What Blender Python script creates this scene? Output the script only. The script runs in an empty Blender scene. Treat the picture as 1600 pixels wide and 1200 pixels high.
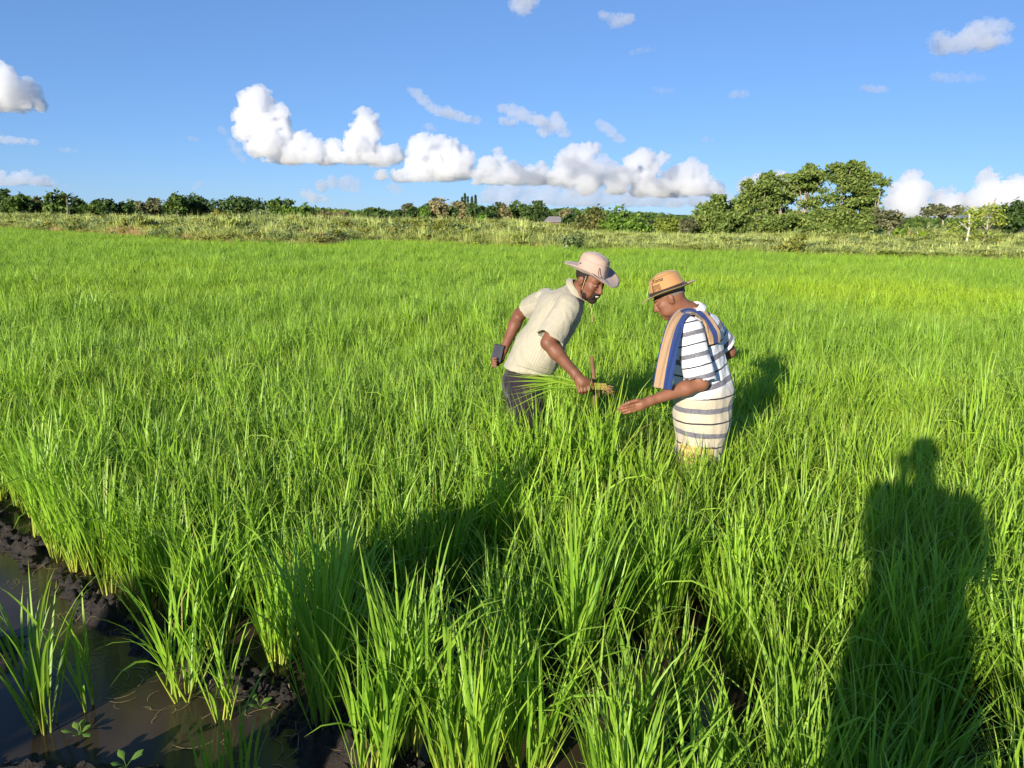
import bpy, math, random
import numpy as np
from mathutils import Vector, Matrix, Euler

R = math.radians
scene = bpy.context.scene
COL = scene.collection
random.seed(7)
RNG = np.random.default_rng(7)

# ------------------------------------------------------------------ camera
cam_data = bpy.data.cameras.new('camera')
cam_data.sensor_width = 36.0
cam_data.lens = 28.1
cam_data.clip_start = 0.02
cam_data.clip_end = 30000
camera = bpy.data.objects.new('camera', cam_data)
COL.objects.link(camera)
camera.location = (0.0, 0.0, 2.0)
camera.rotation_euler = (Matrix.Rotation(R(90 - 12.1), 3, 'X') @ Matrix.Rotation(R(0.7), 3, 'Z')).to_euler()
scene.camera = camera

# ------------------------------------------------------------------ daylight
SUN_AZ = 27.5      # light travels towards this bearing (degrees right of +Y)
SUN_EL = 15.0
world = bpy.data.worlds.new('World')
scene.world = world
world.use_nodes = True
wn = world.node_tree
wn.nodes.clear()
w_out = wn.nodes.new('ShaderNodeOutputWorld')
w_bg = wn.nodes.new('ShaderNodeBackground')
w_sky = wn.nodes.new('ShaderNodeTexSky')
w_sky.sky_type = 'NISHITA'
w_sky.sun_disc = False
w_sky.sun_elevation = R(SUN_EL)
w_sky.sun_rotation = R(180 + SUN_AZ)
w_sky.altitude = 0
w_sky.air_density = 0.7
w_sky.dust_density = 0.0
w_sky.ozone_density = 4.0
w_bg.inputs['Strength'].default_value = 0.10
w_gam = wn.nodes.new('ShaderNodeGamma'); w_gam.inputs['Gamma'].default_value = 0.6     # a phone's flatter sky
w_mul = wn.nodes.new('ShaderNodeMix'); w_mul.data_type = 'RGBA'; w_mul.blend_type = 'MULTIPLY'
w_mul.inputs[0].default_value = 1.0; w_mul.inputs[7].default_value = (0.79, 1.09, 1.55, 1)
wn.links.new(w_sky.outputs['Color'], w_gam.inputs['Color'])
wn.links.new(w_gam.outputs['Color'], w_mul.inputs[6])
wn.links.new(w_mul.outputs[2], w_bg.inputs['Color'])
wn.links.new(w_bg.outputs['Background'], w_out.inputs['Surface'])

sun_data = bpy.data.lights.new('sun', 'SUN')
sun_data.energy = 5.0
sun_data.angle = R(0.55)
sun_data.color = (1.0, 0.92, 0.78)
sun = bpy.data.objects.new('sun', sun_data)
COL.objects.link(sun)
_d = Vector((math.sin(R(SUN_AZ)) * math.cos(R(SUN_EL)), math.cos(R(SUN_AZ)) * math.cos(R(SUN_EL)), -math.sin(R(SUN_EL))))
sun.rotation_euler = _d.to_track_quat('-Z', 'Y').to_euler()
sun.location = (-20, -40, 30)

scene.view_settings.view_transform = 'Standard'
scene.view_settings.look = 'None'
scene.view_settings.exposure = 0.93
scene.view_settings.gamma = 1.0
scene.view_settings.use_curve_mapping = False
scene.cycles.max_bounces = 20
scene.cycles.diffuse_bounces = 3
scene.cycles.glossy_bounces = 3
scene.cycles.transmission_bounces = 4
scene.cycles.transparent_max_bounces = 8
scene.cycles.volume_bounces = 14
scene.cycles.use_denoising = True

# ------------------------------------------------------------------ helpers
def tag(o, label=None, cat=None, group=None, kind=None):
    if label: o['label'] = label
    if cat: o['category'] = cat
    if group: o['group'] = group
    if kind: o['kind'] = kind
    return o

def empty(name, loc, rz=0.0):
    o = bpy.data.objects.new(name, None)
    o.empty_display_size = 0.1
    o.location = loc
    o.rotation_euler = (0, 0, rz)
    COL.objects.link(o)
    return o

def link(name, me, mats=None, parent=None, loc=None):
    o = bpy.data.objects.new(name, me)
    COL.objects.link(o)
    if mats is not None and len(me.materials) == 0:
        for m in (mats if isinstance(mats, (list, tuple)) else [mats]):
            me.materials.append(m)
    if parent is not None: o.parent = parent
    if loc is not None: o.location = loc
    return o

def np_mesh(name, V, F, smooth=True, attrs=None):
    """V (n,3); F (m,3) or (m,4) int array; attrs name -> float array per vertex"""
    V = np.asarray(V, np.float32); F = np.asarray(F, np.int32)
    me = bpy.data.meshes.new(name)
    n, (m, k) = len(V), F.shape
    me.vertices.add(n); me.vertices.foreach_set('co', V.ravel())
    me.loops.add(m * k); me.loops.foreach_set('vertex_index', F.ravel())
    me.polygons.add(m)
    me.polygons.foreach_set('loop_start', np.arange(0, m * k, k, dtype=np.int32))
    me.polygons.foreach_set('loop_total', np.full(m, k, np.int32))
    me.polygons.foreach_set('use_smooth', np.full(m, bool(smooth)))
    for an, arr in (attrs or {}).items():
        arr = np.asarray(arr, np.float32)
        if arr.ndim == 2:
            a = me.attributes.new(an, 'FLOAT_VECTOR', 'POINT'); a.data.foreach_set('vector', arr.ravel())
        else:
            a = me.attributes.new(an, 'FLOAT', 'POINT'); a.data.foreach_set('value', arr)
    me.update(calc_edges=True)
    me.validate()
    return me

def unit(v):
    v = np.asarray(v, float); return v / (np.linalg.norm(v) + 1e-12)

# hashed value noise, (n,3) -> (n,) in 0..1
def _hash(ix, iy, iz, seed):
    h = (ix * np.uint32(374761393) + iy * np.uint32(668265263) + iz * np.uint32(2147483647) + np.uint32(seed * 974711 + 13)).astype(np.uint32)
    h = (h ^ (h >> np.uint32(13))) * np.uint32(1274126177)
    h = (h ^ (h >> np.uint32(16))) * np.uint32(2246822519)
    return ((h ^ (h >> np.uint32(15))) & np.uint32(0xffffff)).astype(np.float32) / np.float32(0xffffff)

def vnoise(P, seed=0):
    P = np.asarray(P, np.float32)
    fl = np.floor(P); t = P - fl; t = t * t * (3 - 2 * t)
    I = fl.astype(np.int64).astype(np.uint32)
    x, y, z = I[..., 0], I[..., 1], I[..., 2]
    one = np.uint32(1)
    out = 0
    for dx in (0, 1):
        wx = t[..., 0] if dx else 1 - t[..., 0]
        for dy in (0, 1):
            wy = t[..., 1] if dy else 1 - t[..., 1]
            for dz in (0, 1):
                wz = t[..., 2] if dz else 1 - t[..., 2]
                out = out + wx * wy * wz * _hash(x + one * np.uint32(dx), y + one * np.uint32(dy), z + one * np.uint32(dz), seed)
    return out

def fbm(P, octaves=4, seed=0, gain=0.5, lac=2.03):
    P = np.asarray(P, np.float32); s = 0; a = 1.0; tot = 0
    for o in range(octaves):
        s = s + a * vnoise(P, seed + o * 17); tot += a
        P = P * lac + 11.3; a *= gain
    return s / tot

# ------------------------------------------------------------------ materials
def new_mat(name):
    m = bpy.data.materials.new(name); m.use_nodes = True
    nt = m.node_tree; nt.nodes.clear()
    out = nt.nodes.new('ShaderNodeOutputMaterial')
    return m, nt, out

def N(nt, typ, **kw):
    n = nt.nodes.new(typ)
    for k, v in kw.items():
        if k.startswith('i_'):
            key = k[2:]
            key = int(key) if key.isdigit() else key.replace('_', ' ')
            n.inputs[key].default_value = v
        else: setattr(n, k, v)
    return n

def ramp(nt, fac, stops, interp='LINEAR'):
    n = nt.nodes.new('ShaderNodeValToRGB')
    cr = n.color_ramp; cr.interpolation = interp
    while len(cr.elements) < len(stops): cr.elements.new(0.5)
    for e, (p, c) in zip(cr.elements, stops):
        e.position = p; e.color = (c[0], c[1], c[2], 1)
    if fac is not None: nt.links.new(fac, n.inputs['Fac'])
    return n.outputs['Color']

def mixc(nt, fac, a, b, mode='MIX'):
    n = nt.nodes.new('ShaderNodeMix'); n.data_type = 'RGBA'; n.blend_type = mode
    for sock, v in ((n.inputs[0], fac), (n.inputs[6], a), (n.inputs[7], b)):
        if hasattr(v, 'is_output'): nt.links.new(v, sock)
        elif isinstance(v, (tuple, list)): sock.default_value = (v[0], v[1], v[2], 1)
        else: sock.default_value = v
    return n.outputs[2]

def mathn(nt, op, a, b=None, c=None, clamp=False):
    n = nt.nodes.new('ShaderNodeMath'); n.operation = op; n.use_clamp = clamp
    for i, v in enumerate((a, b, c)):
        if v is None: continue
        if hasattr(v, 'is_output'): nt.links.new(v, n.inputs[i])
        else: n.inputs[i].default_value = v
    return n.outputs[0]

def attr(nt, name):
    n = nt.nodes.new('ShaderNodeAttribute'); n.attribute_name = name
    return n

def noise_tex(nt, vec, scale, detail=3, rough=0.55):
    n = nt.nodes.new('ShaderNodeTexNoise'); n.inputs['Scale'].default_value = scale
    n.inputs['Detail'].default_value = detail; n.inputs['Roughness'].default_value = rough
    if vec is not None: nt.links.new(vec, n.inputs['Vector'])
    return n.outputs['Fac']

def coords(nt, kind='Object'):
    if kind == 'Position': return nt.nodes.new('ShaderNodeNewGeometry').outputs['Position']
    return nt.nodes.new('ShaderNodeTexCoord').outputs[kind]

def principled(nt, out, color, rough=0.6, spec=0.3, bump=None, bump_strength=0.3, bump_dist=0.01, **kw):
    p = nt.nodes.new('ShaderNodeBsdfPrincipled')
    if hasattr(color, 'is_output'): nt.links.new(color, p.inputs['Base Color'])
    else: p.inputs['Base Color'].default_value = (*color[:3], 1)
    if hasattr(rough, 'is_output'): nt.links.new(rough, p.inputs['Roughness'])
    else: p.inputs['Roughness'].default_value = rough
    p.inputs['Specular IOR Level'].default_value = spec
    for k, v in kw.items(): p.inputs[k.replace('_', ' ')].default_value = v
    if bump is not None:
        b = nt.nodes.new('ShaderNodeBump'); b.inputs['Strength'].default_value = bump_strength
        b.inputs['Distance'].default_value = bump_dist
        nt.links.new(bump, b.inputs['Height']); nt.links.new(b.outputs['Normal'], p.inputs['Normal'])
    if out is not None: nt.links.new(p.outputs[0], out.inputs['Surface'])
    return p

def simple_mat(name, color, rough=0.7, spec=0.25, vary=0.25, scale=40.0, bump=0.0):
    m, nt, out = new_mat(name)
    f = noise_tex(nt, coords(nt), scale, 4)
    dark = tuple(c * (1 - vary) for c in color); lite = tuple(min(1, c * (1 + vary)) for c in color)
    c = ramp(nt, f, [(0.3, dark), (0.7, lite)])
    principled(nt, out, c, rough, spec, bump=f if bump else None, bump_strength=bump, bump_dist=0.01)
    return m

def leaf_mat(name, stops, tint_noise=0.35, trans=0.3, rough=0.5, spec=0.25, var_attr='rnd', trans_gain=1.4, inst_var=0.0, extra=None, dead=False):
    """foliage: ramp over attribute 'lt' varied by a per-leaf random value; diffuse plus translucent"""
    m, nt, out = new_mat(name)
    c = ramp(nt, attr(nt, 'lt').outputs['Fac'], stops)
    v = attr(nt, var_attr).outputs['Fac']
    val = mathn(nt, 'MULTIPLY_ADD', v, 2 * tint_noise, 1 - tint_noise)
    if inst_var:
        oi = nt.nodes.new('ShaderNodeObjectInfo')
        val = mathn(nt, 'MULTIPLY', val, mathn(nt, 'MULTIPLY_ADD', oi.outputs['Random'], 2 * inst_var, 1 - inst_var))
    if extra: c, val = extra(nt, c, val)
    if dead: c = mixc(nt, mathn(nt, 'GREATER_THAN', attr(nt, 'dead').outputs['Fac'], 0.5), c, (0.34, 0.31, 0.085))
    h = nt.nodes.new('ShaderNodeHueSaturation')
    nt.links.new(c, h.inputs['Color']); nt.links.new(val, h.inputs['Value'])
    hue = mathn(nt, 'MULTIPLY_ADD', v, -0.03, 0.515)
    nt.links.new(hue, h.inputs['Hue'])
    p = principled(nt, None, h.outputs['Color'], rough, spec)
    t = nt.nodes.new('ShaderNodeBsdfTranslucent')
    tc = mixc(nt, 1.0, h.outputs['Color'], (trans_gain, trans_gain * 1.05, trans_gain * 0.6), 'MULTIPLY')
    nt.links.new(tc, t.inputs['Color'])
    mx = nt.nodes.new('ShaderNodeMixShader'); mx.inputs[0].default_value = trans
    nt.links.new(p.outputs[0], mx.inputs[1]); nt.links.new(t.outputs[0], mx.inputs[2])
    nt.links.new(mx.outputs[0], out.inputs['Surface'])
    return m

# ================================================================== GROUND AND WATER
def bank_line(x):
    """distance (y) of the far edge of the rice for a given x"""
    xs = [-103.5, -42.7, -23.5, -16.1, -10.1, -8.9, -3.6, 2.4, 8.0, 14.8, 20.9, 32.2, 69.0]
    ys = [101.2, 67.6, 49.3, 42.3, 39.7, 44.8, 43.5, 38.8, 36.8, 35.0, 33.2, 31.0, 27.6]
    return np.interp(x, xs, ys)

BUND = np.array([(-7.5, 8.4), (-4.9, 6.18), (-3.38, 4.85), (-2.53, 4.09), (-1.68, 3.40), (-1.15, 3.1), (-0.72, 2.76), (-0.36, 2.44), (0.05, 2.0), (0.6, 1.4), (1.5, 0.7)])
def bund_dist(x, y):
    """signed distance to the mud ridge (positive on the rice side)"""
    best = np.full(np.shape(x), 1e9); sgn = np.ones(np.shape(x)); along = np.zeros(np.shape(x)); acc = 0
    for a, b in zip(BUND[:-1], BUND[1:]):
        d = b - a; L = np.hypot(*d)
        t = np.clip(((x - a[0]) * d[0] + (y - a[1]) * d[1]) / L**2, 0, 1)
        px, py = x - a[0] - t * d[0], y - a[1] - t * d[1]
        dist = np.hypot(px, py); cr = d[0] * (y - a[1]) - d[1] * (x - a[0])
        m = dist < best
        best = np.where(m, dist, best); sgn = np.where(m, np.sign(cr), sgn); along = np.where(m, acc + t * L, along); acc += L
    return best * sgn, along

m_mud, nt, out = new_mat('wet_mud')
pos = coords(nt, 'Position')
n1 = noise_tex(nt, pos, 16, 8, 0.72); n2 = noise_tex(nt, pos, 90, 6, 0.75)
c = ramp(nt, n1, [(0.25, (0.014, 0.010, 0.007)), (0.55, (0.034, 0.024, 0.017)), (0.8, (0.080, 0.057, 0.041))])
hgt = mathn(nt, 'ADD', n1, mathn(nt, 'MULTIPLY', n2, 0.5))
rg = ramp(nt, n2, [(0.3, (0.38,) * 3), (0.7, (0.8,) * 3)])
principled(nt, out, c, rg, 0.45, bump=hgt, bump_strength=1.0, bump_dist=0.035)

m_soil, nt, out = new_mat('field_soil')
pos = coords(nt, 'Position')
n1 = noise_tex(nt, pos, 0.35, 6, 0.6)
c = ramp(nt, n1, [(0.3, (0.06, 0.07, 0.02)), (0.6, (0.11, 0.10, 0.035)), (0.8, (0.17, 0.13, 0.06))])
principled(nt, out, c, 0.9, 0.1)

m_water, nt, out = new_mat('muddy_water')
pos = coords(nt, 'Position')
n1 = noise_tex(nt, pos, 3.0, 3, 0.5); n2 = noise_tex(nt, pos, 28.0, 2, 0.5)
c = ramp(nt, n1, [(0.3, (0.030, 0.023, 0.014)), (0.7, (0.058, 0.042, 0.025))])
hgt = mathn(nt, 'ADD', n1, mathn(nt, 'MULTIPLY', n2, 0.12))
principled(nt, out, c, 0.14, 0.22, bump=hgt, bump_strength=0.12, bump_dist=0.02)

# one far ground sheet to the horizon
gx = np.array([-9000, -2000, -400, -100, -40, -15, 0, 15, 40, 100, 400, 2000, 9000], float)
gy = np.array([-3000, -400, -60, -15, 0, 15, 40, 60, 110, 200, 400, 2000, 14000], float)
GX, GY = np.meshgrid(gx, gy, indexing='ij')
V = np.stack([GX.ravel(), GY.ravel(), np.full(GX.size, -0.16)], 1)
idx = np.arange(GX.size).reshape(GX.shape)
F = np.stack([idx[:-1, :-1].ravel(), idx[1:, :-1].ravel(), idx[1:, 1:].ravel(), idx[:-1, 1:].ravel()], 1)
tag(link('ground', np_mesh('ground', V, F), m_soil), 'flat muddy ground under the rice and out to the horizon', kind='structure')

# dry land beyond the rice, a low raised sheet
xs = np.concatenate([np.linspace(-90, 60, 121)])
ts = np.array([0, 0.6, 2.0, 6, 20, 60, 180])
V = []
for x in xs:
    y0 = float(bank_line(x))
    for t in ts: V.append((x + (x / 60.0) * t, y0 + t, -0.05 if t == 0 else 0.22 + 0.1 * math.sin(x * 0.7 + t)))
idx = np.arange(len(V)).reshape(len(xs), len(ts))
F = np.stack([idx[:-1, :-1].ravel(), idx[1:, :-1].ravel(), idx[1:, 1:].ravel(), idx[:-1, 1:].ravel()], 1)
tag(link('grassland', np_mesh('grassland', V, F), m_soil), 'dry grassland beyond the rice field', kind='structure')

# standing water of the paddy
V = [(-60, -2, 0.0), (40, -2, 0.0), (40, 22, 0.0), (8, 27, 0.0), (-8, 33, 0.0), (-60, 60, 0.0)]
me = bpy.data.meshes.new('water'); me.from_pydata(V, [], [tuple(range(6))]); me.update()
tag(link('water', me, m_water), 'shallow brown water standing in the paddy', kind='structure')

# near paddy bed with the mud ridge, finely modelled
MS = 0.018
x = np.arange(-5.2, 3.2, MS); y = np.arange(-1.6, 6.6, MS)
X, Y = np.meshgrid(x, y, indexing='ij')
D, A = bund_dist(X, Y)
P3 = np.stack([X, Y, np.zeros_like(X)], -1)
big = fbm(P3 * 1.7, 3, 3); mid = fbm(P3 * 6.5, 3, 9); fine = fbm(P3 * 24, 4, 21)
Z = -0.085 + 0.10 * (big - 0.42) + 0.03 * (mid - 0.5)
ridge = np.exp(-((D - 0.02) / (0.17 + 0.06 * (big - 0.5))) ** 2)
crumb = fbm(P3 * 22, 4, 33, gain=0.7)
clod = np.clip(mid - 0.40, 0, 1) * 0.22 + np.abs(crumb - 0.5) * 0.34 + np.abs(fine - 0.5) * 0.20
Z += ridge * (0.045 + 0.10 * (big - 0.25) + clod * 0.75)
# second low mud heap in the corner by the water and the footpath bund the photographers stand on
heap = np.exp(-(((X + 1.42) / 0.30) ** 2 + ((Y - 2.44) / 0.17) ** 2)) + np.exp(-(((X + 2.42) / 0.30) ** 2 + ((Y - 3.25) / 0.42) ** 2)) * 0.95 + np.exp(-(((X + 2.0) / 0.35) ** 2 + ((Y - 2.55) / 0.12) ** 2)) * 0.6
Z += heap * (0.085 + clod * 0.5)
path = np.exp(-((Y + 0.45) / 0.75) ** 4)
Z = Z + path * (0.50 + 0.05 * mid)
edge = np.minimum.reduce([X - x[0], x[-1] - X, Y - y[0], y[-1] - Y])
Z = np.where(edge < 0.5, Z - (0.5 - edge) * 0.3, Z)
idx = np.arange(X.size).reshape(X.shape)
F = np.stack([idx[:-1, :-1].ravel(), idx[1:, :-1].ravel(), idx[1:, 1:].ravel(), idx[:-1, 1:].ravel()], 1)
V = np.stack([X.ravel(), Y.ravel(), Z.ravel()], 1)
tag(link('mud', np_mesh('mud', V, F), m_mud), 'wet dark mud ridge and paddy bed at the edge of the rice', kind='structure')
MUD = (x, y, Z)
def ground_z(px, py):
    i = int(np.clip(round((px - x[0]) / MS), 0, len(x) - 1)); j = int(np.clip(round((py - y[0]) / MS), 0, len(y) - 1))
    if px < x[0] or px > x[-1] or py < y[0] or py > y[-1]: return -0.08
    return float(Z[i, j])
MUDX, MUDY = x, y

# ================================================================== RICE
def ribbon(path, width, side, fold, rows_w):
    """leaf ribbon with a creased midrib: path (n,3), width (n,), side (n,3) unit across; three verts per row"""
    n = len(path)
    tang = np.gradient(path, axis=0); tang /= (np.linalg.norm(tang, axis=1, keepdims=True) + 1e-9)
    nor = np.cross(side, tang)
    L = path + side * width[:, None] * 0.5 + nor * (width * fold)[:, None]
    Rr = path - side * width[:, None] * 0.5 + nor * (width * fold)[:, None]
    V = np.stack([L, path, Rr], 1).reshape(-1, 3)
    F = []
    for i in range(n - 1):
        a = i * 3
        F += [(a, a + 1, a + 4, a + 3), (a + 1, a + 2, a + 5, a + 4)]
    return V, np.array(F)

def leaf_path(base, az, th0, bend, power, length, n, droop_az=0.0):
    s = np.linspace(0, 1, n)
    th = th0 + bend * s ** power
    a = az + droop_az * s
    d = np.stack([np.sin(th) * np.cos(a), np.sin(th) * np.sin(a), np.cos(th)], 1)
    step = length / (n - 1)
    pts = np.zeros((n, 3)); pts[0] = base
    pts[1:] = base + np.cumsum((d[:-1] + d[1:]) * 0.5 * step, axis=0)
    side = np.stack([-np.sin(a), np.cos(a), np.zeros(n)], 1)
    return pts, side, s

def rice_mesh(name, rg, tillers, height, leaves=(3, 4), rows=8, wide=0.0105, spread=0.26, arch=1.0, radius=0.035, stems=True):
    Vs, Fs, LT, RN, DD = [], [], [], [], []; off = 0
    def push(V, F, lt, rnd, dead=0.0):
        DD.append(np.full(len(V), dead))
        nonlocal off
        Vs.append(V); Fs.append(F + off); LT.append(lt); RN.append(np.full(len(V), rnd)); off += len(V)
    for t in range(tillers):
        az = rg.uniform(0, 2 * math.pi); rad = radius * math.sqrt(rg.uniform(0, 1))
        base = np.array([math.cos(az) * rad, math.sin(az) * rad, -0.04])
        th = spread * (0.25 + 0.9 * rad / radius) * rg.uniform(0.5, 1.2)
        azt = az + rg.normal(0, 0.5)
        H = height * rg.uniform(0.72, 1.08)
        sheath = H * rg.uniform(0.30, 0.42)
        pts, side, s = leaf_path(base, azt, th, rg.uniform(-0.05, 0.08), 1.0, sheath + 0.06, 4)
        tr = rg.uniform(0, 1)
        if stems:
            r0 = rg.uniform(0.0032, 0.0052)
            ring = []
            for i, p in enumerate(pts):
                rr = r0 * (1 - 0.55 * s[i])
                for q in range(4):
                    an = q * math.pi / 2 + 0.4
                    ring.append(p + np.array([math.cos(an) * rr, math.sin(an) * rr, 0]))
            F = []
            for i in range(len(pts) - 1):
                for q in range(4):
                    a = i * 4 + q; b = i * 4 + (q + 1) % 4
                    F.append((a, b, b + 4, a + 4))
            push(np.array(ring), np.array(F), np.repeat(s * 0.3, 4), tr)
        nl = int(rg.integers(leaves[0], leaves[1] + 1))
        for j in range(nl):
            f = (j + 0.6) / nl
            hb = f * sheath * rg.uniform(0.9, 1.05)
            k = hb / (sheath + 0.06)
            p0 = base + (pts[-1] - base) * min(k, 1.0)
            la = azt + rg.normal(0, 0.7) + (math.pi if j % 2 else 0)
            top = j == nl - 1
            th0 = th * 0.6 + rg.uniform(0.02, 0.16)
            L = (H - hb) * (rg.uniform(0.9, 1.12) if j >= nl - 2 else rg.uniform(0.65, 0.95))
            u = rg.uniform()
            bend = rg.uniform(0.05, 0.35) if u < 0.5 else (rg.uniform(0.35, 0.9) if u < 0.85 else rg.uniform(0.9, 1.9))
            bend *= arch * (0.85 if top else 1.1)
            pw = rg.uniform(1.6, 3.2)
            P, sd, s2 = leaf_path(p0, la, th0, bend, pw, L * (1 + 0.12 * bend), rows, rg.normal(0, 0.25))
            tw = rg.normal(0, 0.5)
            tang = np.gradient(P, axis=0); tang /= np.linalg.norm(tang, axis=1, keepdims=True)
            nn = np.cross(sd, tang)
            ang = (tw * s2)[:, None]
            sd = sd * np.cos(ang) + nn * np.sin(ang)
            W = wide * rg.uniform(0.7, 1.15)
            w = W * np.minimum(1, 0.42 + 1.6 * s2) * np.clip(1 - s2 ** 3.2, 0.02, 1)
            dead_ = 1.0 if (j == 0 and rg.uniform() < 0.05) or rg.uniform() < 0.006 else 0.0
            if dead_: w = w * 0.6
            V, F = ribbon(P, w, sd, 0.16, rows)
            lt0 = 0.22 + 0.1 * f
            push(V, F, np.repeat(lt0 + (1 - lt0) * s2, 3), np.clip(0.6 * tr + 0.4 * rg.uniform(), 0, 1), dead_)
    return np_mesh(name, np.concatenate(Vs), np.concatenate(Fs), True, {'lt': np.concatenate(LT), 'rnd': np.concatenate(RN), 'dead': np.concatenate(DD)})

def rice_extra(nt, c, val):
    # field-scale variation: broad drifts of yellower and of deeper green plants
    pos = coords(nt, 'Position')
    n1 = noise_tex(nt, pos, 0.16, 3, 0.5)
    yel = ramp(nt, n1, [(0.45, (0, 0, 0)), (0.68, (0.7,) * 3)])
    c = mixc(nt, yel, c, mixc(nt, 1.0, c, (1.25, 1.12, 0.8), 'MULTIPLY'))
    # an unripe, yellow-green strip across the right of the field
    sx = nt.nodes.new('ShaderNodeSeparateXYZ'); nt.links.new(pos, sx.inputs[0])
    wob = mathn(nt, 'MULTIPLY_ADD', noise_tex(nt, pos, 0.35, 2), 5.0, -2.5)
    yy = mathn(nt, 'ADD', mathn(nt, 'MULTIPLY_ADD', sx.outputs['X'], 0.42, sx.outputs['Y']), wob)
    band = mathn(nt, 'SUBTRACT', 1.0, mathn(nt, 'ABSOLUTE', mathn(nt, 'DIVIDE', mathn(nt, 'SUBTRACT', yy, 20.5), 3.6)), clamp=True)
    rightside = mathn(nt, 'DIVIDE', mathn(nt, 'SUBTRACT', sx.outputs['X'], 1.0), 3.5, clamp=True)
    bm = mathn(nt, 'MULTIPLY', mathn(nt, 'MULTIPLY', band, rightside), 0.9)
    c = mixc(nt, bm, c, mixc(nt, 1.0, c, (1.38, 1.22, 0.7), 'MULTIPLY'))
    return c, val

m_rice = leaf_mat('rice_leaf', [(0.0, (0.42, 0.42, 0.09)), (0.14, (0.36, 0.42, 0.06)), (0.34, (0.235, 0.375, 0.036)), (0.7, (0.20, 0.365, 0.031)), (0.93, (0.245, 0.395, 0.042)), (1.0, (0.34, 0.38, 0.09))],
                  tint_noise=0.28, trans=0.32, rough=0.42, spec=0.35, inst_var=0.14, extra=rice_extra, dead=True)

rg = np.random.default_rng(31)
HI = [rice_mesh('rice_plant', rg, int(rg.integers(13, 21)), rg.uniform(0.70, 0.82), arch=a, spread=sp, rows=8, wide=0.0135) for a, sp in
      ((0.8, 0.22), (1.0, 0.26), (1.15, 0.30), (0.9, 0.24), (1.3, 0.28), (0.7, 0.30), (1.0, 0.20), (1.2, 0.34))]
TALL = [rice_mesh('rice_plant', rg, int(rg.integers(22, 30)), 0.97, arch=0.75, spread=0.27, rows=9, wide=0.0145, radius=0.05) for _ in range(3)]
THIN = [rice_mesh('rice_plant', rg, n_, h_, arch=ar, spread=sp, rows=9, wide=0.0125, radius=0.03) for n_, h_, ar, sp in ((10, 0.70, 0.9, 0.34), (6, 0.62, 0.8, 0.3), (13, 0.66, 1.2, 0.42), (3, 0.45, 1.0, 0.2))]
LO = [rice_mesh('rice_plant', rg, 15, rg.uniform(0.62, 0.74), leaves=(3, 3), rows=6, wide=0.0165, arch=a, spread=0.36, radius=0.07, stems=False) for a in (0.8, 1.1, 1.5)]

# loose clods of mud lying along the ridge and on the heaps
m_clod = m_mud
clods = []
rgm = np.random.default_rng(12)
for k in range(6):
    S_ = rgm.normal(0, 1, (7, 3))
    n_ = 10; u_ = np.linspace(0, math.pi, n_ + 2); v_ = np.linspace(0, 2 * math.pi, 14, endpoint=False)
    D_ = np.array([(math.sin(a) * math.cos(b), math.sin(a) * math.sin(b), math.cos(a)) for a in u_ for b in v_])
    r_ = 0.62 + 0.75 * np.abs(fbm(D_ * 1.6 + k * 7.1, 4, 90 + k, gain=0.65) - 0.5) * 2 + 0.2 * fbm(D_ * 5 + k, 2, 95 + k)
    r_ = r_ + 0.22 * (fbm(D_ * 9 + k * 3, 2, 97 + k) - 0.5)
    V_ = D_ * r_[:, None] * np.array([1, 0.85, 0.65])
    i_ = np.arange(n_ + 1)[:, None] * 14; q_ = np.arange(14)[None, :]
    F_ = np.stack([i_ + q_, i_ + 14 + q_, i_ + 14 + (q_ + 1) % 14, i_ + (q_ + 1) % 14], -1).reshape(-1, 4)
    clods.append(np_mesh('mud_clod', V_, F_, True))
def place_clods():
    spots = []
    for a_, b_, n_ in ((1, 2, 14), (2, 3, 22), (3, 4, 26), (4, 5, 22), (5, 6, 26), (6, 7, 26), (7, 8, 16)):
        for _ in range(n_):
            t_ = rgm.uniform(); p_ = BUND[a_] + (BUND[b_] - BUND[a_]) * t_
            spots.append((p_[0] + rgm.normal(0, 0.09), p_[1] + rgm.normal(0, 0.09)))
    for _ in range(26): spots.append((-1.32 + rgm.normal(0, 0.17), 2.42 + rgm.normal(0, 0.12)))
    for (cx_, cy_) in spots:
        o = link('mud_clod', clods[int(rgm.integers(0, 6))], m_mud, loc=(cx_, cy_, ground_z(cx_, cy_) + 0.004))
        s_ = rgm.uniform(0.010, 0.034) * (1 if rgm.uniform() > 0.12 else 1.5)
        o.scale = (s_, s_, s_); o.rotation_euler = (rgm.uniform(-0.4, 0.4), rgm.uniform(-0.4, 0.4), rgm.uniform(0, 6.28))
        tag(o, 'dark crumbly clod of wet mud ' + ('on the bottom left heap' if cx_ < -1.0 and cy_ < 2.75 else 'on the ridge below the nearest rice' if cx_ > -1.2 else 'on the ridge along the water'), 'mud clod', 'mud clods')
place_clods()

def in_view(x, y, zt=0.85, margin=0.5):
    d = y * 0.977 + (2 - 0.45) * 0.213
    return abs(x) < 0.66 * d + margin and y > 0.9

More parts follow.
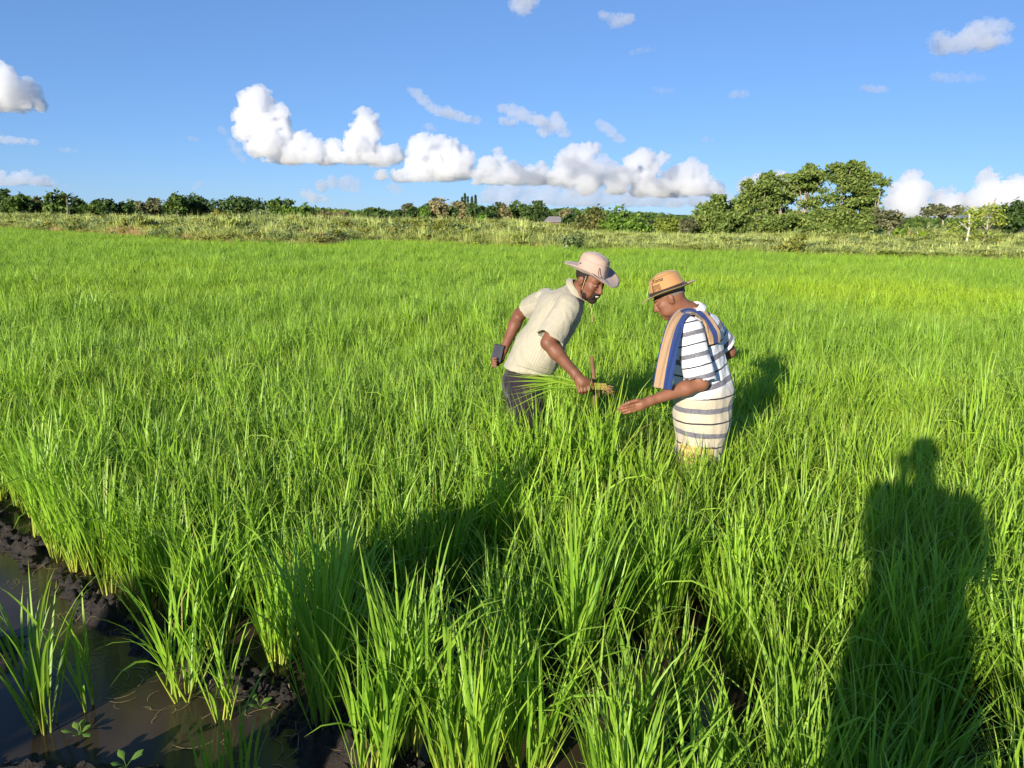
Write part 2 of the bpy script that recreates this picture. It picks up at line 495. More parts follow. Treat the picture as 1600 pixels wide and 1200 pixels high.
GAPS = [((0.50, 3.45), 0.16), ((0.36, 2.80), 0.15), ((0.56, 3.14), 0.15), ((-0.23, 3.46), 0.13), ((0.06, 3.75), 0.11), ((-0.32, 3.14), 0.12), ((0.25, 2.58), 0.13), ((-0.14, 2.95), 0.12)]
BODY = [((0.08, 5.28), 0.17), ((1.22, 5.02), 0.22)]
HERO = [  # (x, y, mesh, turn, scale, label)
    (-1.81, 2.78, THIN[0], 0.3, 1.02, 'loose rice tuft standing alone in the dark water left of the mud ridge'),
    (-1.72, 2.91, THIN[3], 1.1, 1.15, 'thin single rice shoot beside the loose tuft in the water'),
    (-1.36, 3.01, THIN[2], 2.2, 1.05, 'rice plant with splayed yellow stems at the water edge of the mud ridge'),
    (-1.15, 2.86, THIN[1], 0.9, 0.9, 'small rice plant with one thick yellow stem rooted in the mud ridge'),
    (-0.72, 2.72, HI[5], 4.0, 1.02, 'shaded dark green rice plant leaning left off the mud ridge'),
    (-0.69, 2.89, TALL[0], 0.5, 0.86, 'shaded rice plant with bare yellow stems in a fan on the mud ridge'),
    (-0.35, 2.51, HI[1], 1.9, 1.0, 'sunlit rice plant at the bottom edge with long pale yellow stems'),
    (-0.20, 2.46, HI[2], 5.2, 1.0, 'sunlit rice plant leaning right at the bottom edge beside the pale stemmed one'),
    (0.28, 2.97, TALL[1], 2.6, 1.0, 'tallest rice clump, fanning up from open water in the middle foreground'),
    (-0.08, 2.59, THIN[2], 4.4, 0.95, 'thin rice plant in dark water between the pale stemmed plants and the tall clump'),
    (-0.52, 2.69, THIN[3], 2.0, 0.75, 'short seedling with a reddish base on the mud ridge'),
    (-0.91, 2.40, THIN[3], 3.3, 1.3, 'thin dark rice shoot rising from the water at the bottom left'),
    (0.02, 4.96, TALL[0], 1.0, 1.04, 'tall rice plant crossing the dark trousers of the bending man on the left'),
    (0.17, 4.84, TALL[2], 2.7, 1.02, 'tall rice plant growing under the held rice bunch'),
    (-0.10, 5.00, HI[3], 0.4, 1.18, 'rice plant at the back of the bending man below his phone hand'),
    (0.32, 4.80, TALL[1], 5.0, 0.98, 'tall rice plant right below the gripping hand of the bending man'),
    (-0.46, 2.36, HI[4], 0.7, 0.95, 'rice plant cut by the bottom edge beside the muddy water'),
    (0.545, 4.90, TALL[2], 1.9, 1.06, 'tall rice plant touching the foot of the wooden stick'),
    (0.50, 4.72, TALL[0], 3.9, 1.0, 'tall rice plant in front of the wooden stick'),
    (-0.99, 2.31, THIN[3], 0.2, 1.1, 'low bent rice shoot in the bottom left water'),
]
near, far = [], []
rg = np.random.default_rng(5)
sp = 0.203
ys = np.arange(0.9, 84, sp)
for yi, yv in enumerate(ys):
    half = 0.68 * (yv * 0.977 + 0.5) + 1.0
    for xv in np.arange(-half, half, sp):
        px, py = xv + rg.normal(0, 0.055), yv + rg.normal(0, 0.055)
        if yv > 26 and rg.uniform() < 0.25: continue
        if py > bank_line(px) - 0.2 - 0.5 * rg.uniform(): continue
        if py < 10:
            d, _ = bund_dist(np.array(px), np.array(py))
            if d < 0.02 + 0.07 * rg.uniform(): continue
            if any(math.hypot(px - g[0][0], py - g[0][1]) < g[1] for g in GAPS + BODY): continue
            if any(math.hypot(px - h[0], py - h[1]) < 0.13 for h in HERO): continue
            if py < 1.25 and abs(px) < 0.9: continue
            if rg.uniform() < (0.38 if py < 3.5 and -0.75 < px < 1.0 else 0.05): continue
        elif rg.uniform() < 0.04: continue
        (near if (py < 6.2 and in_view(px, py)) else far).append((px, py))
near.sort(key=lambda p: math.hypot(p[0], p[1] * 1.0))
n_keep = 300 - len(HERO) - len(LO)
far += near[n_keep:]; near = near[:n_keep]

plants = bpy.data.collections.new('rice plant kinds'); COL.children.link(plants)
protos = {}
def rice_plant(me, px, py, z, turn, sc, label, lean=0.06):
    o = bpy.data.objects.new('rice_plant', me); COL.objects.link(o)
    if len(me.materials) == 0: me.materials.append(m_rice)
    o.location = (px, py, z)
    o.rotation_euler = (rg.normal(0, lean), rg.normal(0, lean), turn)
    o.scale = (sc * rg.uniform(0.92, 1.1), sc * rg.uniform(0.92, 1.1), sc * rg.uniform(0.95, 1.08))
    tag(o, label, 'rice plant', 'rice plants in the paddy')
    return o
for (px, py, me, turn, sc, label) in HERO:
    rice_plant(me, px, py, max(ground_z(px, py), -0.03) + 0.01, turn, sc, label, 0.03)
def near_size(px, py):
    tall = 0.36 * math.exp(-((px - 0.24) / 0.55) ** 2 - ((py - 4.60) / 0.45) ** 2)       # the stand grows tallest where the men work
    return 0.82 + tall + 0.22 * float(fbm(np.array([[px * 0.55, py * 0.55, 2.0]]), 2, 40)[0])
for i, (px, py) in enumerate(near):
    k = i % len(HI)
    d_, _ = bund_dist(np.array(px), np.array(py))
    sx_ = px - 0.52 * py          # shadow of the photographer runs along this line
    lab = ('rice plant in the front row along the mud ridge' if d_ < 0.32 and px < 0 else
           'rice plant darkened by the long shadow of the photographer on the right' if -0.10 < sx_ < 0.42 and 2.0 < py < 4.9 else
           'rice plant right in front of the bending man with the rice bunch' if abs(px - 0.15) < 0.45 and 4.2 < py < 5.2 else
           'rice plant close in front of the man in the striped shirt' if abs(px - 1.2) < 0.40 and 4.2 < py < 5.1 else
           'rice plant in the dim shadow of the companion left of centre' if abs((px + 1.9) - 0.52 * (py - 0.6)) < 0.32 and py < 4.6 else
           'near rice plant with broad leaves close to the bottom edge' if py < 3.0 else
           'rice plant in the thick green stand on the left side' if px < -1.0 else
           'rice plant in the thick green stand right of the striped man' if px > 1.4 else
           'rice plant in the sunlit stand between the camera and the two men')
    o = rice_plant(HI[k], px, py, ground_z(px, py) + 0.03, rg.uniform(0, 6.28), near_size(px, py), lab)
    protos.setdefault(k, o)
lo_objs = []
for k, me in enumerate(LO):
    px = -6.0 + 5.5 * k; py = 27.0 - 0.6 * k
    lo_objs.append(rice_plant(me, px, py, -0.05, 0.0, 1.0, 'distant rice plant in the far part of the green field'))
    lo_objs[-1].rotation_euler = (0, 0, 0); lo_objs[-1].scale = (1, 1, 1)
proto_objs = [protos[k] for k in sorted(protos)] + lo_objs
NHI = len(protos)

def scatter(name, pts, kind_idx, objs, rots, scales, label):
    """one object: points carrying attributes, each point replaced by one of objs (geometry nodes)"""
    me = bpy.data.meshes.new(name)
    P = np.asarray(pts, np.float32); n = len(P)
    me.vertices.add(n); me.vertices.foreach_set('co', P.ravel())
    a = me.attributes.new('which', 'INT', 'POINT'); a.data.foreach_set('value', np.asarray(kind_idx, np.int32))
    a = me.attributes.new('turn', 'FLOAT_VECTOR', 'POINT'); a.data.foreach_set('vector', np.asarray(rots, np.float32).ravel())
    a = me.attributes.new('size', 'FLOAT_VECTOR', 'POINT'); a.data.foreach_set('vector', np.asarray(scales, np.float32).ravel())
    o = link(name, me)
    ng = bpy.data.node_groups.new(name, 'GeometryNodeTree')
    ng.interface.new_socket('Geometry', in_out='INPUT', socket_type='NodeSocketGeometry')
    ng.interface.new_socket('Geometry', in_out='OUTPUT', socket_type='NodeSocketGeometry')
    gi = ng.nodes.new('NodeGroupInput'); go = ng.nodes.new('NodeGroupOutput')
    g2i = ng.nodes.new('GeometryNodeGeometryToInstance')
    for ob in reversed(objs):
        oi = ng.nodes.new('GeometryNodeObjectInfo'); oi.transform_space = 'ORIGINAL'
        oi.inputs['Object'].default_value = ob; oi.inputs['As Instance'].default_value = True
        ng.links.new(oi.outputs['Geometry'], g2i.inputs[0])
    iop = ng.nodes.new('GeometryNodeInstanceOnPoints')
    iop.inputs['Pick Instance'].default_value = True
    def named(nm, typ):
        q = ng.nodes.new('GeometryNodeInputNamedAttribute'); q.data_type = typ
        q.inputs['Name'].default_value = nm; return q.outputs[0]
    ng.links.new(gi.outputs[0], iop.inputs['Points'])
    ng.links.new(g2i.outputs[0], iop.inputs['Instance'])
    ng.links.new(named('which', 'INT'), iop.inputs['Instance Index'])
    ng.links.new(named('turn', 'FLOAT_VECTOR'), iop.inputs['Rotation'])
    ng.links.new(named('size', 'FLOAT_VECTOR'), iop.inputs['Scale'])
    ng.links.new(iop.outputs[0], go.inputs[0])
    md = o.modifiers.new('scatter', 'NODES'); md.node_group = ng
    tag(o, label, kind='stuff')
    return o

far = np.array(far); n = len(far)
dist = np.hypot(far[:, 0], far[:, 1])
is_lo = dist + rg.normal(0, 1.0, n) > 15
which = np.where(is_lo, NHI + rg.integers(0, len(LO), n), rg.integers(0, NHI, n))
hv = 0.79 + 0.32 * fbm(np.stack([far[:, 0] * 0.45, far[:, 1] * 0.45, np.full(n, 2.0)], 1), 2, 40)
hv *= np.interp(dist, [6, 12, 30], [0.98, 0.91, 0.91])
hv += 0.36 * np.exp(-((far[:, 0] - 0.24) / 0.55) ** 2 - ((far[:, 1] - 4.60) / 0.45) ** 2)
rot = np.stack([rg.normal(0, 0.07, n), rg.normal(0, 0.07, n), rg.uniform(0, 6.28, n)], 1)
big_ = np.where(rg.uniform(0, 1, n) < 0.05, rg.uniform(1.12, 1.35, n), 1.0)
hv = hv * big_
scl = np.stack([hv * rg.uniform(0.9, 1.12, n), hv * rg.uniform(0.9, 1.12, n), hv * rg.uniform(0.93, 1.1, n)], 1)
pz = np.array([ground_z(a, b) + 0.02 if b < 6.5 else -0.05 for a, b in far])
scatter('rice', np.stack([far[:, 0], far[:, 1], pz], 1), which, proto_objs, rot, scl, 'dense green rice filling the rest of the field')
print('rice points', n)

# small broad-leaved weeds on the wet mud, and bits of straw lying about
m_weed = leaf_mat('weed_leaf', [(0, (0.10, 0.20, 0.03)), (1, (0.17, 0.30, 0.05))], 0.2, 0.3, 0.5, 0.3)
rgw = np.random.default_rng(44)
for (wx_, wy_, n_, lab) in ((-1.66, 2.74, 7, 'small weed seedling with round leaves beside the tuft standing in the water'), (-1.02, 2.93, 6, 'small weed seedling with round leaves on the ridge left of the shaded rice'), (-1.36, 2.50, 5, 'tiny weed seedling on the bottom left mud heap')):
    root = empty('weed_seedling', (wx_, wy_, max(ground_z(wx_, wy_), 0.0))); tag(root, lab, 'weed')
    for q in range(n_):
        P_, sd_, s_ = leaf_path(np.array([0, 0, 0.0]), q * 2.4, 0.5 + 0.08 * q, 0.9, 1.5, rgw.uniform(0.045, 0.085), 7)
        w_ = np.where(s_ < 0.45, 0.0025, 0.026 * np.sin(np.pi * np.clip((s_ - 0.42) / 0.6, 0.02, 0.98)) ** 0.8)
        V_, F_ = ribbon(P_, w_, sd_, 0.12, 7)
        link('leaf', np_mesh('leaf', V_, F_, True, {'lt': np.repeat(s_, 3), 'rnd': np.full(len(V_), rgw.uniform())}), m_weed, root)
Vs, Fs, off = [], [], 0
for q in range(260):
    k = int(rgw.integers(1, 7)); t_ = rgw.uniform(); p_ = BUND[k] + (BUND[k + 1] - BUND[k]) * t_ + rgw.normal(0, 0.22, 2) - np.array([0.08, 0.08])
    z_ = max(ground_z(p_[0], p_[1]) + 0.008, 0.004); a_ = rgw.uniform(0, 6.28); L_ = rgw.uniform(0.03, 0.16)
    n_ = 5; s_ = np.linspace(-0.5, 0.5, n_)
    P_ = np.stack([p_[0] + np.cos(a_ + s_ * 0.8) * s_ * L_, p_[1] + np.sin(a_ + s_ * 0.8) * s_ * L_, [max(ground_z(p_[0] + math.cos(a_) * u_ * L_, p_[1] + math.sin(a_) * u_ * L_) + 0.008, 0.004) for u_ in s_]], 1)
    V_, F_ = ribbon(P_, np.full(n_, rgw.uniform(0.0015, 0.0045)), np.tile([-math.sin(a_), math.cos(a_), 0.0], (n_, 1)), 0.1, n_)
    Vs.append(V_); Fs.append(F_ + off); off += len(V_)
tag(link('straw_litter', np_mesh('straw_litter', np.concatenate(Vs), np.concatenate(Fs)), simple_mat('straw', (0.26, 0.20, 0.10), 0.9, 0.1, 0.4, 20)), 'bits of dead straw and root lying on the mud and the water', kind='stuff')

# ================================================================== SCULPTING BY DISTANCE FIELD
class Sculpt:
    """smooth union of tapered capsules and ellipsoids, turned into one closed surface (surface nets)"""
    def __init__(self): self.ops = []; self.post = []
    def cap(self, a, b, ra, rb=None, k=0.02, flat=None, ff=1.0, sub=False):
        rb = ra if rb is None else rb
        a = np.asarray(a, float); b = np.asarray(b, float); r = max(ra, rb) * max(1.0, ff)
        self.ops.append(('cap', a, b, ra, rb, k, None if flat is None else unit(flat), ff, sub, np.minimum(a, b) - r - k * 1.5, np.maximum(a, b) + r + k * 1.5)); return self
    def chain(self, pts, rads, k=0.02, **kw):
        for i in range(len(pts) - 1): self.cap(pts[i], pts[i + 1], rads[i], rads[i + 1], k, **kw)
        return self
    def ell(self, c, rad, axes=None, k=0.02, sub=False):
        c = np.asarray(c, float); rad = np.asarray(rad, float) * np.ones(3); r = rad.max()
        A = np.eye(3) if axes is None else np.asarray(axes, float)
        self.ops.append(('ell', c, rad, A, k, sub, c - r - k * 1.5, c + r + k * 1.5)); return self
    def eval(self, P):
        P = np.asarray(P, float); out = np.full(len(P), 9.0)
        for o in self.ops:
            if o[0] == 'cap':
                _, a, b, ra, rb, k, fl, ff, sub, _, _ = o
                d = b - a; t = np.clip(((P - a) @ d) / max(float(d @ d), 1e-12), 0, 1); q = P - (a + t[:, None] * d); q2 = (q * q).sum(1)
                if fl is not None: dn = q @ fl; q2 = np.maximum(q2 - dn * dn + (dn / ff) ** 2, 0)
                dist = np.sqrt(q2) - (ra + (rb - ra) * t)
                if not sub: out = np.minimum(out, dist)
            elif not o[5]: out = np.minimum(out, np.linalg.norm(P - o[1], axis=1) - o[2].min())
        return out
    def build(self, res, lo=None, hi=None, cut=None, disp=None, base=None):
        L = np.min([o[-2] for o in self.ops if not o[-3] is True], 0) if lo is None else np.asarray(lo, float)
        H = np.max([o[-1] for o in self.ops if not o[-3] is True], 0) if hi is None else np.asarray(hi, float)
        L = L - 2 * res; n = np.ceil((H + 2 * res - L) / res).astype(int) + 1
        val = np.full(n, 1e3 * res, np.float32)
        ax = [(L[i] + res * np.arange(n[i])).astype(np.float32) for i in range(3)]
        for o in self.ops:
            s = [slice(max(0, int((o[-2][i] - L[i]) / res) - 1), max(0, min(n[i], int((o[-1][i] - L[i]) / res) + 2))) for i in range(3)]
            if any(q.stop <= q.start for q in s): continue
            x = ax[0][s[0]][:, None, None]; y = ax[1][s[1]][None, :, None]; z = ax[2][s[2]][None, None, :]
            if o[0] == 'cap':
                _, a, b, ra, rb, k, fl, ff, sub, _, _ = o
                d = b - a; l2 = max(float(d @ d), 1e-12)
                t = np.clip(((x - a[0]) * d[0] + (y - a[1]) * d[1] + (z - a[2]) * d[2]) / l2, 0, 1)
                qx, qy, qz = x - a[0] - t * d[0], y - a[1] - t * d[1], z - a[2] - t * d[2]
                q2 = qx * qx + qy * qy + qz * qz
                if fl is not None:
                    dn = qx * fl[0] + qy * fl[1] + qz * fl[2]
                    q2 = np.maximum(q2 - dn * dn + (dn / ff) ** 2, 0)
                dist = np.sqrt(q2) - (ra + (rb - ra) * t)
            else:
                _, c, rad, A, k, sub, _, _ = o
                X, Y, Z = x - c[0], y - c[1], z - c[2]
                u = [(X * A[i][0] + Y * A[i][1] + Z * A[i][2]) for i in range(3)]
                k0 = np.sqrt((u[0] / rad[0]) ** 2 + (u[1] / rad[1]) ** 2 + (u[2] / rad[2]) ** 2)
                k1 = np.sqrt((u[0] / rad[0] ** 2) ** 2 + (u[1] / rad[1] ** 2) ** 2 + (u[2] / rad[2] ** 2) ** 2)
                dist = k0 * (k0 - 1) / np.maximum(k1, 1e-9)
            cur = val[s[0], s[1], s[2]]
            if sub:
                h = np.clip(0.5 - 0.5 * (cur + dist) / k, 0, 1)
                val[s[0], s[1], s[2]] = cur * (1 - h) - dist * h + k * h * (1 - h)
            else:
                far_ = cur > 100 * res
                h = np.clip(0.5 + 0.5 * (cur - dist) / k, 0, 1)
                nv = cur * (1 - h) + dist * h - k * h * (1 - h)
                val[s[0], s[1], s[2]] = np.where(far_, dist, nv)
        if disp is not None:
            I = np.argwhere(np.abs(val) < disp[0])
            P = L + I * res
            val[I[:, 0], I[:, 1], I[:, 2]] += disp[1](P)
        for (p, nrm) in (cut or []):
            p = np.asarray(p, float); nrm = unit(nrm)
            pl = (ax[0] - p[0])[:, None, None] * nrm[0] + (ax[1] - p[1])[None, :, None] * nrm[1] + (ax[2] - p[2])[None, None, :] * nrm[2]
            val = np.maximum(val, pl.astype(np.float32))
        if base is not None:        # ragged flat underside
            gx, gy = np.meshgrid(ax[0], ax[1], indexing='ij')
            nb = fbm(np.stack([gx / base[1] * 0.6, gy / base[1] * 0.6, gx * 0 + 3.3], -1), 3, 77)
            pl = (base[0] + (nb - 0.35) * base[1] * 1.1)[:, :, None] - ax[2][None, None, :]
            val = np.maximum(val, pl.astype(np.float32))
        val[0] = val[-1] = 1; val[:, 0] = val[:, -1] = 1; val[:, :, 0] = val[:, :, -1] = 1
        return surface_nets(val, L, res)

def surface_nets(val, L, res):
    ins = val < 0
    c = [ins[i:ins.shape[0] - 1 + i, j:ins.shape[1] - 1 + j, k:ins.shape[2] - 1 + k] for i in (0, 1) for j in (0, 1) for k in (0, 1)]
    anyi = np.logical_or.reduce(c); alli = np.logical_and.reduce(c)
    act = np.argwhere(anyi & ~alli)
    idm = np.full(anyi.shape, -1, np.int32); idm[act[:, 0], act[:, 1], act[:, 2]] = np.arange(len(act))
    corner = np.array([(i, j, k) for i in (0, 1) for j in (0, 1) for k in (0, 1)])
    v = np.stack([val[act[:, 0] + a, act[:, 1] + b, act[:, 2] + d] for a, b, d in corner], 1)
    acc = np.zeros((len(act), 3)); cnt = np.zeros(len(act))
    for p in range(8):
        for q in range(p + 1, 8):
            if np.abs(corner[p] - corner[q]).sum() != 1: continue
            m = (v[:, p] < 0) != (v[:, q] < 0)
            den = v[:, p] - v[:, q]
            t = np.where(m, v[:, p] / np.where(den == 0, 1, den), 0)
            acc += m[:, None] * (corner[p] + t[:, None] * (corner[q] - corner[p])); cnt += m
    V = L + (act + acc / cnt[:, None]) * res
    Fs = []
    for axis in range(3):
        sl0 = [slice(None)] * 3; sl1 = [slice(None)] * 3
        sl0[axis] = slice(0, -1); sl1[axis] = slice(1, None)
        A, B = ins[tuple(sl0)], ins[tuple(sl1)]
        E = np.argwhere(A != B)
        u, w = (axis + 1) % 3, (axis + 2) % 3
        ok = (E[:, u] > 0) & (E[:, w] > 0) & (E[:, u] < ins.shape[u] - 1) & (E[:, w] < ins.shape[w] - 1)
        E = E[ok]
        def cell(du, dw):
            q = E.copy(); q[:, u] -= du; q[:, w] -= dw
            return idm[q[:, 0], q[:, 1], q[:, 2]]
        quad = np.stack([cell(1, 1), cell(0, 1), cell(0, 0), cell(1, 0)], 1)
        flip = ~A[E[:, 0], E[:, 1], E[:, 2]]
        quad[flip] = quad[flip][:, ::-1]
        Fs.append(quad)
    F = np.concatenate(Fs); F = F[(F >= 0).all(1)]
    return V, F

# ================================================================== CLOUDS
def vapour(name, density, color=(0.95, 0.96, 1.0), anis=0.2):
    m, nt, out = new_mat(name)
    v = nt.nodes.new('ShaderNodeVolumePrincipled')
    v.inputs['Density'].default_value = density; v.inputs['Color'].default_value = (*color, 1); v.inputs['Anisotropy'].default_value = anis
    nt.links.new(v.outputs[0], out.inputs['Volume'])
    return m

def cloud_mesh(name, base, puffs, res, rough, seed, squash=1.0, depth=1.0, chain=False):
    rgc = np.random.default_rng(seed)
    P = np.array(puffs, float); rm = P[:, 3].mean()
    S = Sculpt()
    for (x, y, z, r) in P:
        S.ell((x, y + rgc.normal(0, 0.8) * r * depth, z), (r, r * 1.0, r * squash), k=r * 0.25)
        for q in range(12 if not chain else 4):      # smaller puffs budding from each big one
            v = unit(rgc.normal(0, 1, 3) + np.array([0, -0.5, 0.5])); rr = r * rgc.uniform(0.2, 0.46)
            S.ell(np.array([x, y, z]) + v * np.array([r, r, r * squash]) * 0.85, rr, k=rr * 0.3)
    if not chain:       # torn scraps loosening from the edges
        for (x, y, z, r) in P:
            for q in range(3):
                v = unit(rgc.normal(0, 1, 3)); rr = r * rgc.uniform(0.10, 0.2)
                S.ell(np.array([x, y, z]) + v * r * rgc.uniform(1.05, 1.3), (rr * 1.4, rr, rr), k=rr * 0.3)
    if chain:
        for (p, q) in zip(P[:-1], P[1:]):
            if np.hypot(p[0] - q[0], p[2] - q[2]) < 1.6 * (p[3] + q[3]): S.cap(p[:3], q[:3], p[3] * 0.7, q[3] * 0.7, k=rm * 0.3)
    def disp(Q):
        a = np.abs(fbm(Q / (rm * 0.9), 2, seed) - 0.5) * 2
        b = np.abs(fbm(Q / (rm * 0.34), 4, seed + 5, gain=0.62) - 0.5) * 2
        return (rm * rough * (0.75 * a + (0.85 if not chain else 1.1) * b - (0.38 if not chain else 0.38))).astype(np.float32)
    V, F = S.build(res, disp=(rm * rough * 1.3, disp), base=None if base is None else (base, rm))
    return np_mesh(name, V, F, True)
CLOUDS = {  # name: base height, then (x, y, z, radius) of its puffs in metres
    'west': (193, [(-1105, 3600, 460, 49.0),(-1157, 3600, 460, 28.8),(-1076, 3600, 448, 40.3),(-1009, 3600, 412, 31.7),(-1169, 3600, 389, 40.3),(-1109, 3600, 390, 72.0),(-1033, 3600, 375, 46.1),(-1173, 3600, 331, 40.3),(-1112, 3600, 324, 63.4),(-1054, 3600, 282, 54.7),(-1116, 3600, 265, 46.1),(-992, 3600, 304, 40.3),(-1000, 3600, 245, 54.7),(-915, 3600, 289, 40.3),(-934, 3600, 241, 46.1),(-872, 3600, 268, 40.3),(-873, 3600, 225, 40.3),(-811, 3600, 250, 37.4),(-780, 3600, 269, 31.7),(-787, 3600, 226, 37.4),(-649, 3600, 403, 31.7),(-631, 3600, 366, 40.3),(-662, 3600, 345, 40.3),(-618, 3600, 322, 34.6),(-680, 3600, 292, 46.1),(-719, 3600, 273, 31.7),(-642, 3600, 263, 46.1),(-690, 3600, 233, 46.1),(-612, 3600, 234, 46.1),(-551, 3600, 245, 31.7),(-582, 3600, 213, 37.4),(-520, 3600, 238, 37.4),(-735, 3600, 211, 37.4),(-832, 3600, 207, 34.6),(-971, 3600, 213, 34.6),(-1054, 3600, 223, 34.6)]),
    'middle': (116, [(-378, 3350, 262, 42.9),(-313, 3350, 263, 42.9),(-257, 3350, 256, 37.5),(-220, 3350, 222, 37.5),(-187, 3350, 212, 29.5),(-399, 3350, 237, 29.5),(-329, 3350, 208, 59.0),(-257, 3350, 189, 59.0),(-399, 3350, 187, 42.9),(-205, 3350, 167, 42.9),(-363, 3350, 145, 42.9),(-293, 3350, 146, 42.9),(-473, 3350, 136, 32.2),(-535, 3350, 133, 26.8),(-426, 3350, 139, 32.2)]),
    'middle_low': (102, [(-65, 3200, 228, 17.9),(-57, 3200, 195, 30.7),(-104, 3200, 175, 35.8),(-10, 3200, 150, 41.0),(-119, 3200, 127, 41.0),(-67, 3200, 135, 41.0),(25, 3200, 143, 35.8),(106, 3200, 163, 28.2),(72, 3200, 136, 41.0),(122, 3200, 130, 33.3)]),
    'east': (63, [(299, 3100, 237, 19.8),(266, 3100, 225, 32.2),(226, 3100, 217, 34.7),(195, 3100, 199, 34.7),(253, 3100, 192, 39.7),(171, 3100, 140, 39.7),(216, 3100, 141, 47.1),(270, 3100, 116, 47.1),(307, 3100, 142, 39.7),(376, 3100, 117, 47.1),(439, 3100, 144, 39.7),(478, 3100, 202, 34.7),(523, 3100, 202, 29.8),(554, 3100, 207, 22.3),(438, 3100, 188, 27.3),(506, 3100, 163, 39.7),(496, 3100, 119, 47.1),(663, 3100, 179, 27.3),(631, 3100, 153, 34.7),(698, 3100, 154, 29.8),(594, 3100, 127, 39.7),(659, 3100, 121, 47.1),(720, 3100, 114, 34.7),(596, 3100, 94, 47.1),(669, 3100, 83, 47.1),(755, 3100, 89, 32.2),(543, 3100, 86, 47.1),(473, 3100, 93, 34.7),(738, 3100, 86, 29.8)]),
    'east_front': (125, [(252, 2700, 156, 19.4),(289, 2700, 163, 28.1),(325, 2700, 145, 25.9),(357, 2700, 137, 21.6),(389, 2700, 129, 17.3)]),
    'low': (42, [(-176, 5200, 79, 58.2),(-55, 5200, 73, 58.2),(67, 5200, 74, 58.2),(189, 5200, 64, 58.2),(311, 5200, 61, 58.2),(433, 5200, 55, 58.2),(555, 5200, 48, 58.2),(697, 5200, 50, 58.2),(839, 5200, 44, 58.2),(1002, 5200, 42, 58.2),(-1228, 5200, 154, 37.4),(-1138, 5200, 178, 41.6),(-1066, 5200, 171, 49.9),(-1005, 5200, 156, 41.6),(-136, 5200, 127, 58.2),(-15, 5200, 144, 58.2),(106, 5200, 138, 54.1),(228, 5200, 124, 66.6),(350, 5200, 109, 58.2),(471, 5200, 119, 66.6),(593, 5200, 104, 58.2),(734, 5200, 114, 58.2),(877, 5200, 100, 58.2),(1039, 5200, 94, 58.2),(1181, 5200, 88, 58.2),(1323, 5200, 97, 58.2),(1446, 5200, 75, 49.9)]),
    'behind_tree': (85, [(996, 3400, 148, 27.2),(1055, 3400, 138, 35.4),(1101, 3400, 157, 27.2),(1150, 3400, 134, 32.6),(954, 3400, 117, 32.6),(1204, 3400, 120, 32.6)]),
    'right_a': (-31, [(1588, 3300, 151, 34.3),(1558, 3300, 101, 44.9),(1611, 3300, 107, 42.2),(1581, 3300, 51, 52.8),(1637, 3300, 37, 37.0),(1529, 3300, 56, 31.7),(1552, 3300, 16, 37.0),(1643, 3300, 9, 31.7)]),
    'right_b': (-33, [(1843, 3500, 101, 30.8),(1875, 3500, 65, 44.8),(1818, 3500, 64, 36.4),(1916, 3500, 41, 39.2),(1823, 3500, 24, 36.4),(1879, 3500, 9, 39.2),(1948, 3500, 9, 28.0)]),
    'right_c': (-28, [(1726, 3000, 145, 31.2),(1716, 3000, 96, 40.8),(1775, 3000, 89, 40.8),(1830, 3000, 113, 40.8),(1857, 3000, 93, 43.2),(1828, 3000, 65, 40.8),(1698, 3000, 57, 38.4),(1765, 3000, 46, 43.2),(1902, 3000, 98, 48.0),(1976, 3000, 76, 60.0),(1889, 3000, 34, 43.2),(1715, 3000, 18, 33.6)]),
    'left_edge': (311, [(-1708, 2800, 425, 40.3),(-1757, 2800, 405, 53.8),(-1665, 2800, 394, 40.3),(-1624, 2800, 382, 29.1),(-1715, 2800, 365, 49.3),(-1666, 2800, 349, 40.3),(-1622, 2800, 346, 26.9),(-1592, 2800, 326, 13.4),(-1792, 2800, 350, 58.2),(-1678, 2800, 316, 22.4),(-1723, 2800, 304, 22.4)]),
    'far_left': (139, [(-3549, 6000, 215, 52.8),(-3656, 6000, 177, 67.2),(-3470, 6000, 171, 62.4),(-3379, 6000, 149, 43.2),(-3746, 6000, 203, 57.6),(-3287, 6000, 132, 28.8),(-3838, 6000, 211, 86.4),(-3567, 6000, 133, 48.0),(-3755, 6000, 131, 57.6),(-4027, 6000, 191, 120.0)]),
}
